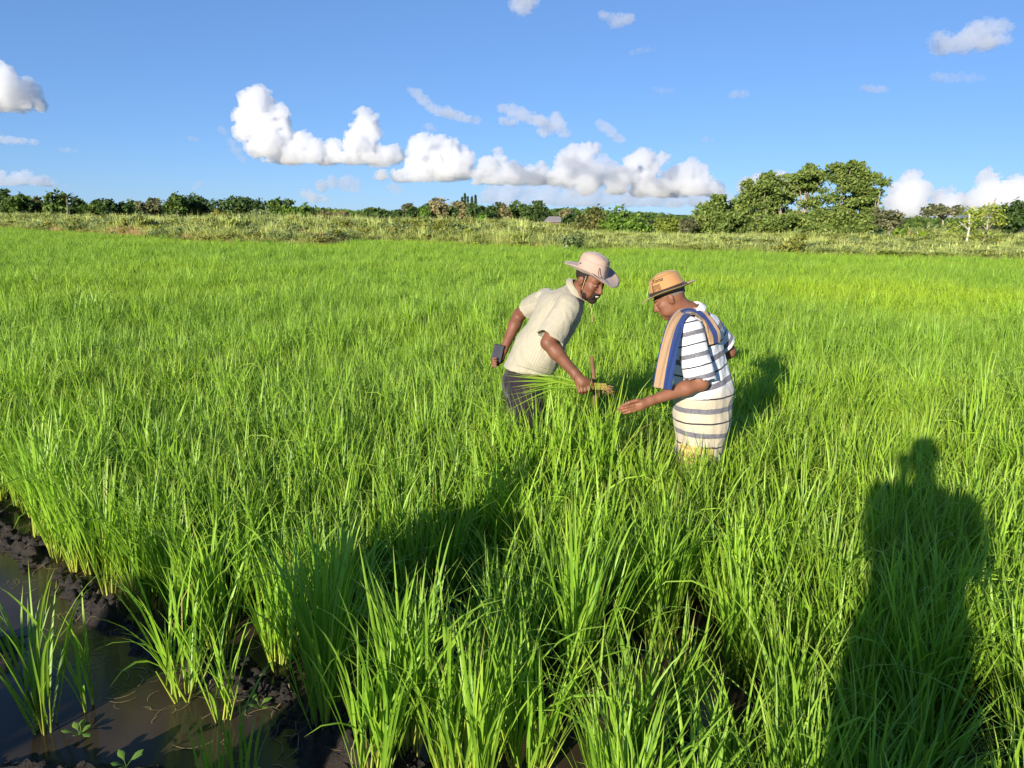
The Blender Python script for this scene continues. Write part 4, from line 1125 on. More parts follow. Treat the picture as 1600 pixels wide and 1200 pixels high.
# far continuous woods along the horizon, too far and dense to tell the trees apart
n = 15000
bear = rg.uniform(-0.80, 0.80, n); dd = rg.uniform(165, 200, n); wx = bear * dd
prof = 1.0 + 1.7 * fbm(np.stack([wx * 0.11, np.full(n, 1.0), np.full(n, 4.0)], 1), 3, 70) + 0.9 * fbm(np.stack([wx * 0.45, np.full(n, 1.0), np.full(n, 8.0)], 1), 2, 71) - 0.6
prof *= np.interp(bear, [-0.8, -0.3, -0.14, -0.08, 0.08, 0.14, 0.3, 0.8], [1.2, 1.15, 1.1, 1.6, 1.6, 1.1, 0.9, 0.95])
wz = prof * np.sqrt(rg.uniform(0, 1, n))
wl = np.clip(fbm(np.stack([wx * 0.25, dd * 0.1, wz * 0.5], 1), 2, 72) * 1.6 - 0.3 + rg.normal(0, 0.12, n), 0, 1)
tag(link('far_woods', leaves_mesh('far_woods', np.stack([wx, dd, wz], 1), 0.62, rg, 0.5, lt=wl), M_LEAF['mid']), 'distant band of mixed green woods along the horizon', kind='stuff')

# slim dark spires (columnar trees) far behind the middle group
for (x, h, w, lab) in ((-10.17, 4.75, 0.45, 'leftmost and broadest of the dark slim spire trees'), (-9.62, 5.5, 0.38, 'tallest dark slim spire tree'), (-9.05, 4.9, 0.32, 'thin spire tree right beside the tallest spire'), (-8.25, 4.9, 0.5, 'spire tree standing apart in the gap right of the tallest spire'), (-7.55, 5.2, 0.42, 'rightmost of the dark slim spire trees')):
    root = empty('spire_tree', (x, 160, 0.0)); tag(root, lab, 'tree', 'spire trees')
    n = 700; z = rg.uniform(0.05, 1, n); rad = w * (1 - z) ** 0.55 * rg.uniform(0.6, 1.1, n) * (0.75 + 0.25 * np.sin(z * 38))
    an = rg.uniform(0, 6.28, n)
    link('crown', leaves_mesh('crown', np.stack([np.cos(an) * rad, np.sin(an) * rad, z * h], 1), 0.3, rg, -0.2), M_LEAF['dark'], root)
    link('trunk', tube_mesh('trunk', [(np.array([[0, 0, -0.2], [0, 0, h * 0.9]]), np.array([0.12, 0.03]))], 5), m_bark, root)

# slim palm in the left group
root = empty('palm', (-60.7, 111, 0.1)); tag(root, 'slim palm with a bare trunk standing in the left tree group', 'palm')
link('trunk', tube_mesh('trunk', [(bend_path((0, 0, -0.2), (0.1, 0, 3.0), rg, 6, 0.01), np.linspace(0.13, 0.09, 6))], 6), m_bark, root)
Vs, Fs, lt, off = [], [], [], 0
for q in range(15):
    P, sd, s = leaf_path(np.array([0.1, 0, 3.0]), q * 2.4, 0.35 + 0.07 * q, 1.1, 1.0, rg.uniform(1.3, 1.7), 7)
    Vv, Ff = ribbon(P, 0.30 * np.sin(np.pi * np.clip(s * 0.9 + 0.1, 0, 1)) + 0.03, sd, -0.25, 7)
    Vs.append(Vv); Fs.append(Ff + off); off += len(Vv); lt.append(np.repeat(s, 3))
lt = np.concatenate(lt)
link('fronds', np_mesh('fronds', np.concatenate(Vs), np.concatenate(Fs), True, {'lt': lt, 'rnd': lt * 0.6}), M_LEAF['olive'], root)

# far house with a grey tin roof between the trees
m_roof = simple_mat('tin_roof', (0.22, 0.20, 0.195), 0.6, 0.3, 0.15, 6)
m_wall = simple_mat('plaster', (0.16, 0.12, 0.09), 0.9, 0.1, 0.15, 2)
m_dark = simple_mat('dark_opening', (0.03, 0.03, 0.03), 0.6, 0.3, 0.1, 2)
house = empty('house', (6.5, 134, -0.62)); tag(house, 'small house with a grey tin roof glimpsed between the trees', 'house')
def box_mesh(name, lo, hi):
    x0, y0, z0 = lo; x1, y1, z1 = hi
    V = [(x0, y0, z0), (x1, y0, z0), (x1, y1, z0), (x0, y1, z0), (x0, y0, z1), (x1, y0, z1), (x1, y1, z1), (x0, y1, z1)]
    F = [(3, 2, 1, 0), (4, 5, 6, 7), (0, 1, 5, 4), (1, 2, 6, 5), (2, 3, 7, 6), (3, 0, 4, 7)]
    return np_mesh(name, V, F, False)
link('wall', box_mesh('wall', (-1.2, 0, -0.2), (1.2, 2.6, 1.35)), m_wall, house)
V = [(-1.5, -0.35, 1.3), (1.5, -0.35, 1.3), (1.1, 1.3, 2.1), (-0.75, 1.3, 2.1), (1.5, 2.95, 1.3), (-1.5, 2.95, 1.3), (-1.5, -0.35, 1.22), (1.5, -0.35, 1.22), (1.5, 2.95, 1.22), (-1.5, 2.95, 1.22)]
me = bpy.data.meshes.new('roof'); me.from_pydata(V, [], [(0, 1, 2, 3), (1, 4, 2), (4, 5, 3, 2), (5, 0, 3), (6, 7, 1, 0), (7, 8, 4, 1), (8, 9, 5, 4), (9, 6, 0, 5), (9, 8, 7, 6)]); me.update()
link('roof', me, m_roof, house)
w_ = link('window', box_mesh('window', (-0.7, -0.03, 0.6), (-0.2, 0.02, 1.05)), m_dark, house)

# banana plants in front of the trees on the right
m_banana = leaf_mat('banana_leaf', [(0, (0.20, 0.26, 0.03)), (0.5, (0.20, 0.32, 0.03)), (1, (0.30, 0.36, 0.05))], 0.3, 0.35, 0.4, 0.35)
m_banana_dry = leaf_mat('banana_leaf_dry', [(0, (0.25, 0.16, 0.06)), (1, (0.42, 0.26, 0.13))], 0.25, 0.2, 0.7, 0.1)
for (x, y, s_, dry, lab) in ((26.1, 55.5, 1.0, 0, 'bright yellow green banana plant at the left end of the banana clump'), (27.0, 56.3, 0.95, 1, 'banana plant with reddish dry leaves in the middle of the banana clump'), (27.9, 55.6, 0.9, 0, 'banana plant with wide arching leaves right of the reddish one'), (28.9, 56.0, 0.75, 0, 'lowest banana plant at the right end of the banana clump')):
    root = empty('banana_plant', (x, y, 0.1)); tag(root, lab, 'banana plant', 'banana clump')
    link('stem', tube_mesh('stem', [(np.array([[0, 0, -0.1], [0.02, 0, 0.3], [0.03, 0, 0.6 * s_]]), np.array([0.10, 0.08, 0.05]))], 6), m_banana, root)
    for q in range(9):
        P, sd, s = leaf_path(np.array([0.03, 0, 0.45 * s_]), q * 2.4 + x, rg.uniform(0.15, 0.8), rg.uniform(0.6, 1.4), 1.3, s_ * rg.uniform(0.85, 1.2), 9)
        Vv, Ff = ribbon(P, 0.26 * np.sin(np.pi * np.clip(s, 0.02, 0.99)) ** 0.7 + 0.012, sd, 0.14, 9)
        rn = np.full(len(Vv), rg.uniform())
        link('leaf', np_mesh('leaf', Vv, Ff, True, {'lt': np.repeat(s, 3), 'rnd': rn}), m_banana_dry if dry and q % 2 == 0 else m_banana, root)

# two young yellow-leaved trees on the right
def young_tree(x, y, trunk_pts, limbs, lab, mat_b, leafsets, colour):
    root = empty('young_tree', (x, y, 0.1)); tag(root, lab, 'tree', 'trees and bushes beyond the field')
    paths = [(np.array(trunk_pts), np.linspace(0.075, 0.035, len(trunk_pts)))]
    for a, b in limbs: paths.append((bend_path(a, b, rg, 5, 0.05), np.linspace(0.03, 0.01, 5)))
    link('trunk', tube_mesh('trunk', paths, 6), mat_b, root)
    pts = np.concatenate([np.array(c) + rg.normal(0, 1, (n, 3)) * np.array([sx, sx, sz]) for c, sx, sz, n in leafsets])
    link('crown', leaves_mesh('crown', pts, 0.135, rg, 0.3, aspect=1.2), M_LEAF[colour], root)
    return root
young_tree(26.75, 48, [(-0.05, 0, -0.2), (0.0, 0, 0.7), (0.06, 0, 1.3), (-0.02, 0, 1.9), (0.0, 0, 2.6)],
           [((0.05, 0, 1.2), (-0.55, 0.1, 1.7)), ((0.05, 0, 1.4), (0.6, 0, 2.1)), ((0, 0, 1.9), (-0.3, 0, 2.5)), ((0, 0, 1.6), (-0.8, 0, 1.3)), ((0, 0, 2.0), (0.5, 0, 2.45))],
           'young tree with a thin white trunk and sparse yellow leaves', m_whitebark,
           [((0.25, 0, 2.0), 0.26, 0.2, 120), ((-0.1, 0, 2.25), 0.22, 0.16, 80), ((0.6, 0, 2.15), 0.22, 0.2, 110), ((-0.6, 0.1, 1.55), 0.25, 0.16, 60), ((0.35, 0, 1.65), 0.25, 0.15, 50), ((-0.8, 0, 1.2), 0.3, 0.14, 50), ((0.3, 0, 0.9), 0.4, 0.2, 50)], 'gold')
young_tree(28.9, 50, [(-0.1, 0, -0.2), (0.0, 0, 0.6), (0.12, 0, 1.3), (0.1, 0, 2.0), (0.22, 0, 2.6), (0.42, 0, 3.12)],
           [((0.1, 0, 1.3), (0.8, 0, 1.9)), ((0.1, 0, 1.6), (-0.6, 0, 2.3)), ((0.1, 0, 2.0), (0.7, 0, 2.5)), ((0.2, 0, 2.5), (0.0, 0, 2.9)), ((0.1, 0, 1.2), (-0.5, 0, 1.7))],
           'yellow leaved young tree with a bare broken top, right of the white trunked one', m_palebark,
           [((0.8, 0, 1.9), 0.24, 0.18, 130), ((0.55, 0, 2.3), 0.26, 0.2, 130), ((-0.2, 0, 2.25), 0.26, 0.2, 120), ((0.2, 0, 2.55), 0.25, 0.13, 90), ((-0.55, 0, 2.1), 0.2, 0.18, 80), ((0.9, 0, 1.6), 0.14, 0.12, 50), ((-0.2, 0, 0.8), 0.25, 0.2, 80), ((0.9, 0, 0.75), 0.12, 0.14, 30)], 'gold')

# tall wild grass and low weeds on the dry bank behind the rice
m_grass = leaf_mat('wild_grass', [(0, (0.50, 0.42, 0.18)), (0.30, (0.43, 0.44, 0.13)), (0.6, (0.35, 0.43, 0.105)), (0.85, (0.43, 0.48, 0.16)), (1, (0.56, 0.52, 0.27))], 0.30, 0.25, 0.6, 0.2, inst_var=0.25)
m_straw = leaf_mat('straw_grass', [(0, (0.50, 0.34, 0.15)), (0.5, (0.56, 0.41, 0.19)), (1, (0.60, 0.48, 0.26))], 0.25, 0.25, 0.7, 0.15, inst_var=0.25)
def grass_mesh(name, rg, n, h, rad, w, arch):
    Vs, Fs, LT, RN, off = [], [], [], [], 0
    for i in range(n):
        az = rg.uniform(0, 6.28); r = rad * math.sqrt(rg.uniform())
        P, sd, s = leaf_path(np.array([math.cos(az) * r, math.sin(az) * r, -0.05]), rg.uniform(0, 6.28), rg.uniform(0.02, 0.3), arch * rg.uniform(0.1, 1.6), 2.2, h * rg.uniform(0.6, 1.15), 6)
        seed = rg.uniform() < 0.3
        ww = w * (np.clip(1 - s ** 2.5, 0.04, 1) if not seed else (0.5 + 1.1 * np.exp(-((s - 0.88) / 0.09) ** 2)) * np.clip(1.02 - s ** 8, 0.05, 1))
        V, F = ribbon(P, ww, sd, 0.15, 6)
        Vs.append(V); Fs.append(F + off); off += len(V); LT.append(np.repeat(s if seed else s * 0.8, 3)); RN.append(np.full(len(V), rg.uniform()))
    return np_mesh(name, np.concatenate(Vs), np.concatenate(Fs), True, {'lt': np.concatenate(LT), 'rnd': np.concatenate(RN)})
GR = [grass_mesh('grass_tuft', rg, 60, 1.25, 0.38, 0.03, 0.7), grass_mesh('grass_tuft', rg, 50, 1.45, 0.32, 0.03, 0.5), grass_mesh('grass_tuft', rg, 70, 1.05, 0.45, 0.032, 0.9)]
ST = [grass_mesh('straw_tuft', rg, 55, 0.85, 0.45, 0.032, 1.3), grass_mesh('straw_tuft', rg, 55, 1.0, 0.4, 0.03, 1.0)]
gobj = []
for k, (me, m_, px, lab) in enumerate(((GR[0], m_grass, -12.0, 'bushy green tuft of wild grass on the bank, left of the middle'), (GR[1], m_grass, -5.0, 'taller feathery tuft of wild grass on the bank'), (GR[2], m_grass, 9.0, 'wide low tuft of wild grass on the bank, right of the men'), (ST[0], m_straw, -24.0, 'pale straw coloured dry grass tuft at the left field edge'), (ST[1], m_straw, -10.0, 'taller dry straw tuft at the field edge'))):
    o = link(me.name, me, m_, loc=(px, float(bank_line(px)) + 1.2, 0.05)); tag(o, lab, 'grass tuft', 'wild grass tufts')
    gobj.append(o)
wobj = []
for k, (col, px, py, lab) in enumerate((('yellowgreen', -2.5, 45.0, 'low green weed bush in the wild grass'), ('sage', 2.5, 36.0, 'pale leafy weed bush in the wild grass above the hatted men'), ('yellow', 12.5, 36.5, 'yellowish weed bush in the wild grass on the right'))):
    blobs = [(rg.normal(0, 0.3), rg.normal(0, 0.3), rg.uniform(0.3, 0.95), 0.34, 0.26) for q in range(7)]
    pts, lt = crown_points(blobs, 420, rg, clump=0.09, per=7)
    pts[:, 2] = np.maximum(pts[:, 2], 0.0)
    o = link('weed_bush', leaves_mesh('weed_bush', pts, 0.11, rg, 0.4, np.array([0, 0, 0.4]), lt=lt), M_LEAF[col], loc=(px, py, 0.1))
    tag(o, lab, 'bush', 'weeds on the bank'); wobj.append(o)
objs = gobj + wobj
pts, wh, rt, sc_ = [], [], [], []
for i in range(15500):
    t = rg.uniform() ** 1.7 * 62 if i > 2600 else rg.uniform() ** 1.2 * 2.5
    px = rg.uniform(-0.74, 0.74)
    # walk out along a bearing from the field edge
    yb = 30.0
    for _ in range(4): yb = float(bank_line(px * yb))
    py = yb + 0.15 + t; pxw = px * py
    nz = float(fbm(np.array([[pxw * 0.12, py * 0.12, 5.0]]), 2, 60)[0]); n2 = float(fbm(np.array([[pxw * 0.3, py * 0.3, 9.0]]), 2, 61)[0])
    strawy = (0.85 if pxw < -3 else 0.30) * np.exp(-t / 3.0) * (0.4 + 1.2 * n2) + (0.14 if n2 > 0.56 else 0.02)
    weedy = 0.08 + (0.30 if nz > 0.50 and t > 2 else 0.0) + (0.12 if -6 < pxw < 8 and t > 4 else 0)
    u = rg.uniform()
    if u < strawy: k = 3 + int(rg.integers(0, 2))
    elif u < strawy + weedy: k = 5 + int(rg.integers(0, 3))
    else: k = int(rg.integers(0, 3))
    hgt = (0.52 + 0.75 * (nz - 0.3) + 0.45 * (n2 - 0.4)) * np.interp(pxw, [-50, -10, 0, 5, 20], [0.95, 1.12, 1.05, 0.66, 0.62]) * np.interp(t, [0, 1.5, 6], [0.62, 0.85, 1.0])
    pts.append((pxw, py, 0.05 if t < 0.6 else 0.18)); wh.append(k); rt.append((rg.normal(0, 0.08), rg.normal(0, 0.08), rg.uniform(0, 6.28)))
    s = rg.uniform(0.85, 1.15); sc_.append((s, s, hgt * rg.uniform(0.75, 1.2)))
scatter('wild_grass', pts, wh, objs, rt, sc_, 'rough green and straw wild grass and weeds on the bank behind the rice')

# ================================================================== PEOPLE
def skin_mat(name, dark, lite):
    m, nt, out = new_mat(name)
    f = noise_tex(nt, coords(nt), 14, 4); f2 = noise_tex(nt, coords(nt), 220, 2)
    c = ramp(nt, f, [(0.3, dark), (0.7, lite)])
    p = principled(nt, out, c, 0.55, 0.35, bump=f2, bump_strength=0.12, bump_dist=0.002)
    return m
m_skin = skin_mat('skin', (0.125, 0.048, 0.026), (0.185, 0.075, 0.042))
m_skin2 = skin_mat('skin_warm', (0.165, 0.066, 0.036), (0.23, 0.098, 0.055))
m_hair = simple_mat('hair', (0.022, 0.015, 0.012), 0.8, 0.2, 0.3, 300, 0.3)
m_greyhair = simple_mat('grey_hair', (0.16, 0.12, 0.105), 0.8, 0.2, 0.35, 260, 0.3)
m_white = simple_mat('eye_white', (0.7, 0.66, 0.6), 0.3, 0.5, 0.05, 30)
m_teeth = simple_mat('teeth', (0.75, 0.70, 0.62), 0.3, 0.5, 0.05, 30)
m_lip = simple_mat('lip', (0.17, 0.065, 0.05), 0.45, 0.4, 0.1, 60)
m_black = simple_mat('black_plastic', (0.012, 0.012, 0.014), 0.3, 0.5, 0.2, 10)
m_gold = simple_mat('ring_metal', (0.75, 0.55, 0.25), 0.25, 0.8, 0.05, 10)

def cloth(name, build_colour, rough=0.85, weave=380.0, wrinkle=0.45):
    m, nt, out = new_mat(name)
    c = build_colour(nt)
    w = noise_tex(nt, coords(nt), weave, 2); f = noise_tex(nt, coords(nt), 22, 4, 0.6)
    h = mathn(nt, 'ADD', mathn(nt, 'MULTIPLY', w, 0.12), f)
    principled(nt, out, c, rough, 0.15, bump=h, bump_strength=wrinkle, bump_dist=0.012, Sheen_Weight=0.15)
    return m

def line_mask(nt, v, width):
    fr = mathn(nt, 'FRACT', v)
    d = mathn(nt, 'ABSOLUTE', mathn(nt, 'SUBTRACT', fr, 0.5))
    return mathn(nt, 'LESS_THAN', d, width * 0.5)

def c_check(nt):
    u = attr(nt, 'cu').outputs['Fac']; v = attr(nt, 'cv').outputs['Fac']
    a = line_mask(nt, mathn(nt, 'MULTIPLY', u, 95.0), 0.30); b = line_mask(nt, mathn(nt, 'MULTIPLY', v, 95.0), 0.30)
    m = mathn(nt, 'MULTIPLY', mathn(nt, 'ADD', a, b), 0.5)
    base = ramp(nt, noise_tex(nt, coords(nt), 6, 3), [(0.3, (0.335, 0.305, 0.235)), (0.7, (0.39, 0.355, 0.275))])
    return mixc(nt, m, base, (0.255, 0.235, 0.175))
m_check = cloth('check_shirt', c_check)

def c_stripe(nt):
    q = attr(nt, 'cu').outputs['Fac']; cr = attr(nt, 'cv').outputs['Fac']
    wob = mathn(nt, 'MULTIPLY_ADD', noise_tex(nt, coords(nt), 9, 2), 0.05, -0.025)
    q2 = mathn(nt, 'ADD', q, wob)
    thick = line_mask(nt, q2, 0.21); thin = line_mask(nt, mathn(nt, 'ADD', q2, 0.5), 0.065)
    hea = noise_tex(nt, coords(nt), 160, 2)
    grey = ramp(nt, hea, [(0.35, (0.085, 0.082, 0.10)), (0.65, (0.20, 0.195, 0.225))])
    base = mixc(nt, cr, (0.66, 0.655, 0.67), (0.46, 0.395, 0.30))
    c = mixc(nt, thick, base, grey)
    return mixc(nt, thin, c, (0.028, 0.026, 0.034))
m_stripe = cloth('striped_shirt', c_stripe)

def c_plain(col, v=0.2, s=8):
    return lambda nt: ramp(nt, noise_tex(nt, coords(nt), s, 4), [(0.3, tuple(x * (1 - v) for x in col)), (0.7, tuple(x * (1 + v) for x in col))])
m_trouser = cloth('dark_trousers', c_plain((0.018, 0.013, 0.019), 0.4))
m_under = cloth('dark_vest', c_plain((0.03, 0.035, 0.05)))
def c_plaid(nt):
    p = coords(nt); sx = nt.nodes.new('ShaderNodeSeparateXYZ'); nt.links.new(p, sx.inputs[0])
    a = line_mask(nt, mathn(nt, 'MULTIPLY', sx.outputs['Z'], 22.0), 0.35); b = line_mask(nt, mathn(nt, 'MULTIPLY', sx.outputs['X'], 22.0), 0.35)
    return mixc(nt, mathn(nt, 'MULTIPLY', mathn(nt, 'ADD', a, b), 0.5), (0.58, 0.44, 0.17), (0.30, 0.20, 0.07))
m_plaid = cloth('yellow_plaid', c_plaid)
m_hat1 = cloth('hat_pink_beige', c_plain((0.37, 0.265, 0.215), 0.10, 12), 0.85, 420, 0.2)
m_hat2 = cloth('hat_tan', c_plain((0.37, 0.195, 0.080), 0.10, 10), 0.8, 420, 0.12)
m_hat2u = cloth('hat_olive_under', c_plain((0.20, 0.155, 0.055), 0.15, 12), 0.85)
m_band = cloth('hat_band', c_plain((0.028, 0.018, 0.016), 0.2, 20), 0.7)
m_cord = simple_mat('cord', (0.62, 0.42, 0.24), 0.8, 0.2, 0.15, 60)
m_print = simple_mat('print_ink', (0.06, 0.035, 0.02), 0.8, 0.1, 0.1, 50)

def frame(f, up=(0, 0, 1)):
    """forward, left, up axes of a head or hand looking along f"""
    f = unit(f); l = unit(np.cross(np.asarray(up, float), f)); u = np.cross(f, l)
    return f, l, u

def head_prims(S, c, f, up=(0, 0, 1), sc=1.0, smile=False):
    F_, L_, U_ = frame(f, up); A = np.array([F_, L_, U_]); c = np.asarray(c, float)
    def P(a, b, d): return c + (F_ * a + L_ * b + U_ * d) * sc
    e = lambda p, r, k=0.014, sub=False: S.ell(P(*p), np.array(r) * sc, A, k * sc, sub)
    e((-0.012, 0, 0.040), (0.098, 0.076, 0.086), 0.01)            # cranium
    e((0.030, 0, -0.030), (0.062, 0.060, 0.075), 0.03)            # face mass
    e((0.020, 0, -0.072), (0.058, 0.052, 0.036), 0.03)            # jaw
    e((0.070, 0, -0.092), (0.022, 0.024, 0.020), 0.022)           # chin
    for s in (-1, 1):
        e((0.074, s * 0.030, 0.036), (0.018, 0.032, 0.011), 0.014)    # brow
        e((0.056, s * 0.046, -0.012), (0.026, 0.020, 0.022), 0.022)   # cheek bone
        e((0.092, s * 0.032, 0.014), (0.016, 0.018, 0.011), 0.010, True)   # eye socket
        e((0.076, s * 0.031, 0.014), (0.015, 0.016, 0.013), 0.004)    # eyelids
        e((0.050, s * 0.047, -0.052), (0.030, 0.014, 0.030), 0.02)    # jaw side
        e((-0.012, s * 0.079, 0.002), (0.019, 0.008, 0.031), 0.006)   # ear
        e((-0.020, s * 0.086, 0.008), (0.014, 0.006, 0.022), 0.005)
        e((0.002, s * 0.090, 0.002), (0.007, 0.006, 0.012), 0.005, True)
        e((0.098, s * 0.016, -0.027), (0.011, 0.010, 0.009), 0.008)   # nostril wing
    S.cap(P(0.086, 0, 0.026), P(0.108, 0, -0.018), 0.010 * sc, 0.013 * sc, 0.012 * sc)   # nose
    e((0.112, 0, -0.024), (0.012, 0.013, 0.011), 0.008)
    e((0.090, 0, -0.047), (0.016, 0.025, 0.009), 0.008)          # upper lip
    e((0.087, 0, -0.064), (0.016, 0.022, 0.010), 0.008)          # lower lip
    e((0.106, 0, -0.055), (0.014, 0.021, 0.0035 if not smile else 0.0055), 0.003, True)  # mouth line
    return P, A

def finger(S, pts, r0=0.0092, r1=0.0068, k=0.005):
    n = len(pts) - 1
    for i in range(n): S.cap(pts[i], pts[i + 1], r0 + (r1 - r0) * i / n, r0 + (r1 - r0) * (i + 1) / n, k)

def person_part(name, VF, mat, root, rootloc, attrs=None):
    V, F = VF
    return link(name, np_mesh(name, V - np.asarray(rootloc), F, True, attrs), mat, root)

def seg_coord(V, pts):
    """length along a polyline of each vertex's nearest point, and its distance"""
    best = np.full(len(V), 1e9); al = np.zeros(len(V)); acc = 0.0
    for a, b in zip(pts[:-1], pts[1:]):
        a = np.asarray(a, float); b = np.asarray(b, float); d = b - a; L = np.linalg.norm(d)
        t = ((V - a) @ d) / L**2
        tc = np.clip(t, 0, 1); q = np.linalg.norm(V - (a + tc[:, None] * d), axis=1)
        m = q < best; best = np.where(m, q, best); al = np.where(m, acc + t * L, al); acc += L
    return al, best

def folds(seed, amp, scale, stretch):
    st = np.asarray(stretch, float)
    def fn(P):
        Q = P * st * scale
        n = fbm(Q, 3, seed, 0.5)
        r = 1 - np.abs(n - 0.5) * 4
        return (-amp * np.clip(r, -0.6, 1)).astype(np.float32)
    return (amp * 3, fn)

def hat_mesh(crown_h, a, b, brim, taper, front_droop, side_up, dent, ridge=0.0, back_up=0.0, thick=0.004, round_=0.2):
    """crowned hat in local axes x forward, y left, z up; z=0 at the brim line"""
    nt_ = 64; th = np.linspace(0, 2 * math.pi, nt_, endpoint=False); ct, st = np.cos(th), np.sin(th)
    rows = []
    def brimz(k): return k ** 1.4 * (side_up * st ** 2 * (np.abs(st)) - front_droop * np.clip(ct, 0, 1) ** 2 + back_up * np.clip(-ct, 0, 1) ** 2)
    # outer: top centre, over the crown, down to the brim edge
    for k in (0.02, 0.30, 0.55, 0.74, 0.87, 0.95):
        z = crown_h * (1 - round_ * k ** 3.2) - dent * np.exp(-(st * k / 0.34) ** 2) * np.clip(1 - (np.abs(ct) * k) ** 2 * 0.6, 0, 1) + ridge * k * ct
        rows.append(np.stack([a * taper * k * ct, b * taper * k * st, z], 1))
    for q in np.array((0.985, 0.93, 0.82, 0.62, 0.38, 0.05)) * (1 - round_):
        w = (taper + (1 - taper) * (1 - q) ** 1.2) * (1 - 0.05 * max(0, (q / (1 - round_) - 0.7) / 0.3) ** 2)
        rows.append(np.stack([a * w * ct, b * w * st, np.full(nt_, crown_h * q) + ridge * ct * q], 1))
    for k in (0.0, 0.12, 0.3, 0.5, 0.7, 0.88, 1.0):
        rows.append(np.stack([(a + brim * k) * ct, (b + brim * 0.92 * k) * st, brimz(k) - 0.004 * k], 1))
    n_out = len(rows)
    for k in (1.0, 0.88, 0.7, 0.5, 0.3, 0.1):
        rows.append(np.stack([(a + brim * k - 0.001) * ct, (b + brim * 0.92 * k - 0.001) * st, brimz(k) - 0.004 * k - thick], 1))
    for q in (0.02, 0.5, 0.85):
        w = taper + (1 - taper) * (1 - q) ** 1.2
        rows.append(np.stack([(a - 0.005) * w * ct, (b - 0.005) * w * st, np.full(nt_, crown_h * q - 0.006)], 1))
    V = np.concatenate(rows); n = len(rows)
    i = np.arange(n - 1)[:, None] * nt_; q = np.arange(nt_)[None, :]; q2 = (q + 1) % nt_
    F = np.stack([i + q, i + nt_ + q, i + nt_ + q2, i + q2], -1).reshape(-1, 4)
    return V, F, n_out * nt_

def place_local(V, c, f, l, u): return c + V[:, :1] * f + V[:, 1:2] * l + V[:, 2:3] * u

# ------------------------------------------------------------ man in the beige check shirt (left)
P1 = np.array([0.05, 5.25, -0.02])
man1 = empty('person', P1)
tag(man1, 'bending man in beige checked shirt and pinkish wide brimmed hat, holding uprooted rice', 'person')
V3 = lambda *a: np.array(a, float)
pel, wai, che, nek = V3(0.070, 5.25, 0.880), V3(0.160, 5.22, 1.100), V3(0.300, 5.2, 1.365), V3(0.415, 5.2, 1.515)
rsh, rel, rwr = V3(0.338, 5.03, 1.412), V3(0.222, 4.95, 1.205), V3(0.396, 4.90, 1.018)
lsh, lel, lwr = V3(0.215, 5.40, 1.425), V3(0.045, 5.60, 1.300), V3(-0.062, 5.48, 1.065)
lat = unit(V3(0.32, -0.95, 0)); spine = unit(nek - pel)
hc1 = V3(0.490, 5.145, 1.575); hf1 = unit(V3(0.655, -0.640, -0.43))
S = Sculpt()
S.cap(pel, wai, 0.115, 0.105, flat=lat, ff=1.25); S.cap(wai, che, 0.105, 0.115, flat=lat, ff=1.3, k=0.04)
S.cap(che, nek, 0.09, 0.055, k=0.05); S.cap(rsh, lsh, 0.055, k=0.05)
S.chain([rsh, rsh + (rel - rsh) * 0.5, rel], [0.056, 0.054, 0.043], 0.02); S.chain([rel, rel + (rwr - rel) * 0.3, rwr], [0.044, 0.045, 0.029], 0.02)
S.chain([lsh, lsh + (lel - lsh) * 0.5, lel], [0.055, 0.052, 0.042], 0.02); S.chain([lel, lel + (lwr - lel) * 0.3, lwr], [0.042, 0.043, 0.028], 0.02)
for hp, kn, ft in ((V3(0.09, 5.14, 0.86), V3(0.14, 5.06, 0.46), V3(0.06, 5.10, -0.02)), (V3(0.05, 5.37, 0.86), V3(0.09, 5.40, 0.46), V3(0.02, 5.40, -0.02))):
    S.chain([hp, kn, ft], [0.085, 0.055, 0.04], 0.03); S.cap(ft, ft + V3(0.16, -0.02, -0.03), 0.035, 0.03, 0.02)
PH, AH = head_prims(S, hc1, hf1, smile=True)
S.cap(nek - spine * 0.03, hc1 - hf1 * 0.015 - V3(0, 0, 0.04), 0.062, 0.060, 0.03)
# right hand closed round the bunch of rice (bunch runs along x)
hnd = V3(0.437, 4.888, 0.968)
S.cap(rwr, hnd, 0.030, 0.036, 0.02); S.ell(hnd + V3(0.008, -0.004, -0.004), (0.050, 0.024, 0.040), None, 0.015)
for q, (bx, ln) in enumerate(((0.412, 0.9), (0.433, 1.0), (0.454, 1.0), (0.474, 0.92))):
    b0 = V3(bx, 4.874, 0.944 + 0.004 * q)
    finger(S, [b0, b0 + V3(0.006, -0.010, -0.030 * ln), b0 + V3(0.008, 0.014, -0.048 * ln), b0 + V3(0.006, 0.036, -0.040 * ln), b0 + V3(0.004, 0.042, -0.020)], 0.0112, 0.0085)
finger(S, [V3(0.462, 4.888, 0.986), V3(0.496, 4.884, 0.966), V3(0.508, 4.892, 0.938), V3(0.500, 4.902, 0.916)], 0.0125, 0.0092)
# left hand round the phone at the hip
hl = V3(-0.085, 5.462, 1.010)
S.cap(lwr, hl, 0.028, 0.030, 0.02); S.ell(hl, (0.026, 0.030, 0.040), None, 0.012)
for q in range(4):
    b0 = V3(-0.098, 5.440, 1.022 - 0.018 * q)
    finger(S, [b0, b0 + V3(-0.028, -0.020, -0.002), b0 + V3(-0.034, -0.044, 0.0), b0 + V3(-0.012, -0.056, 0.002)], 0.0095, 0.0075)
finger(S, [V3(-0.075, 5.47, 1.04), V3(-0.086, 5.452, 1.068), V3(-0.098, 5.436, 1.086)], 0.011, 0.0085)
body1 = person_part('body', S.build(0.0042), m_skin, man1, P1)

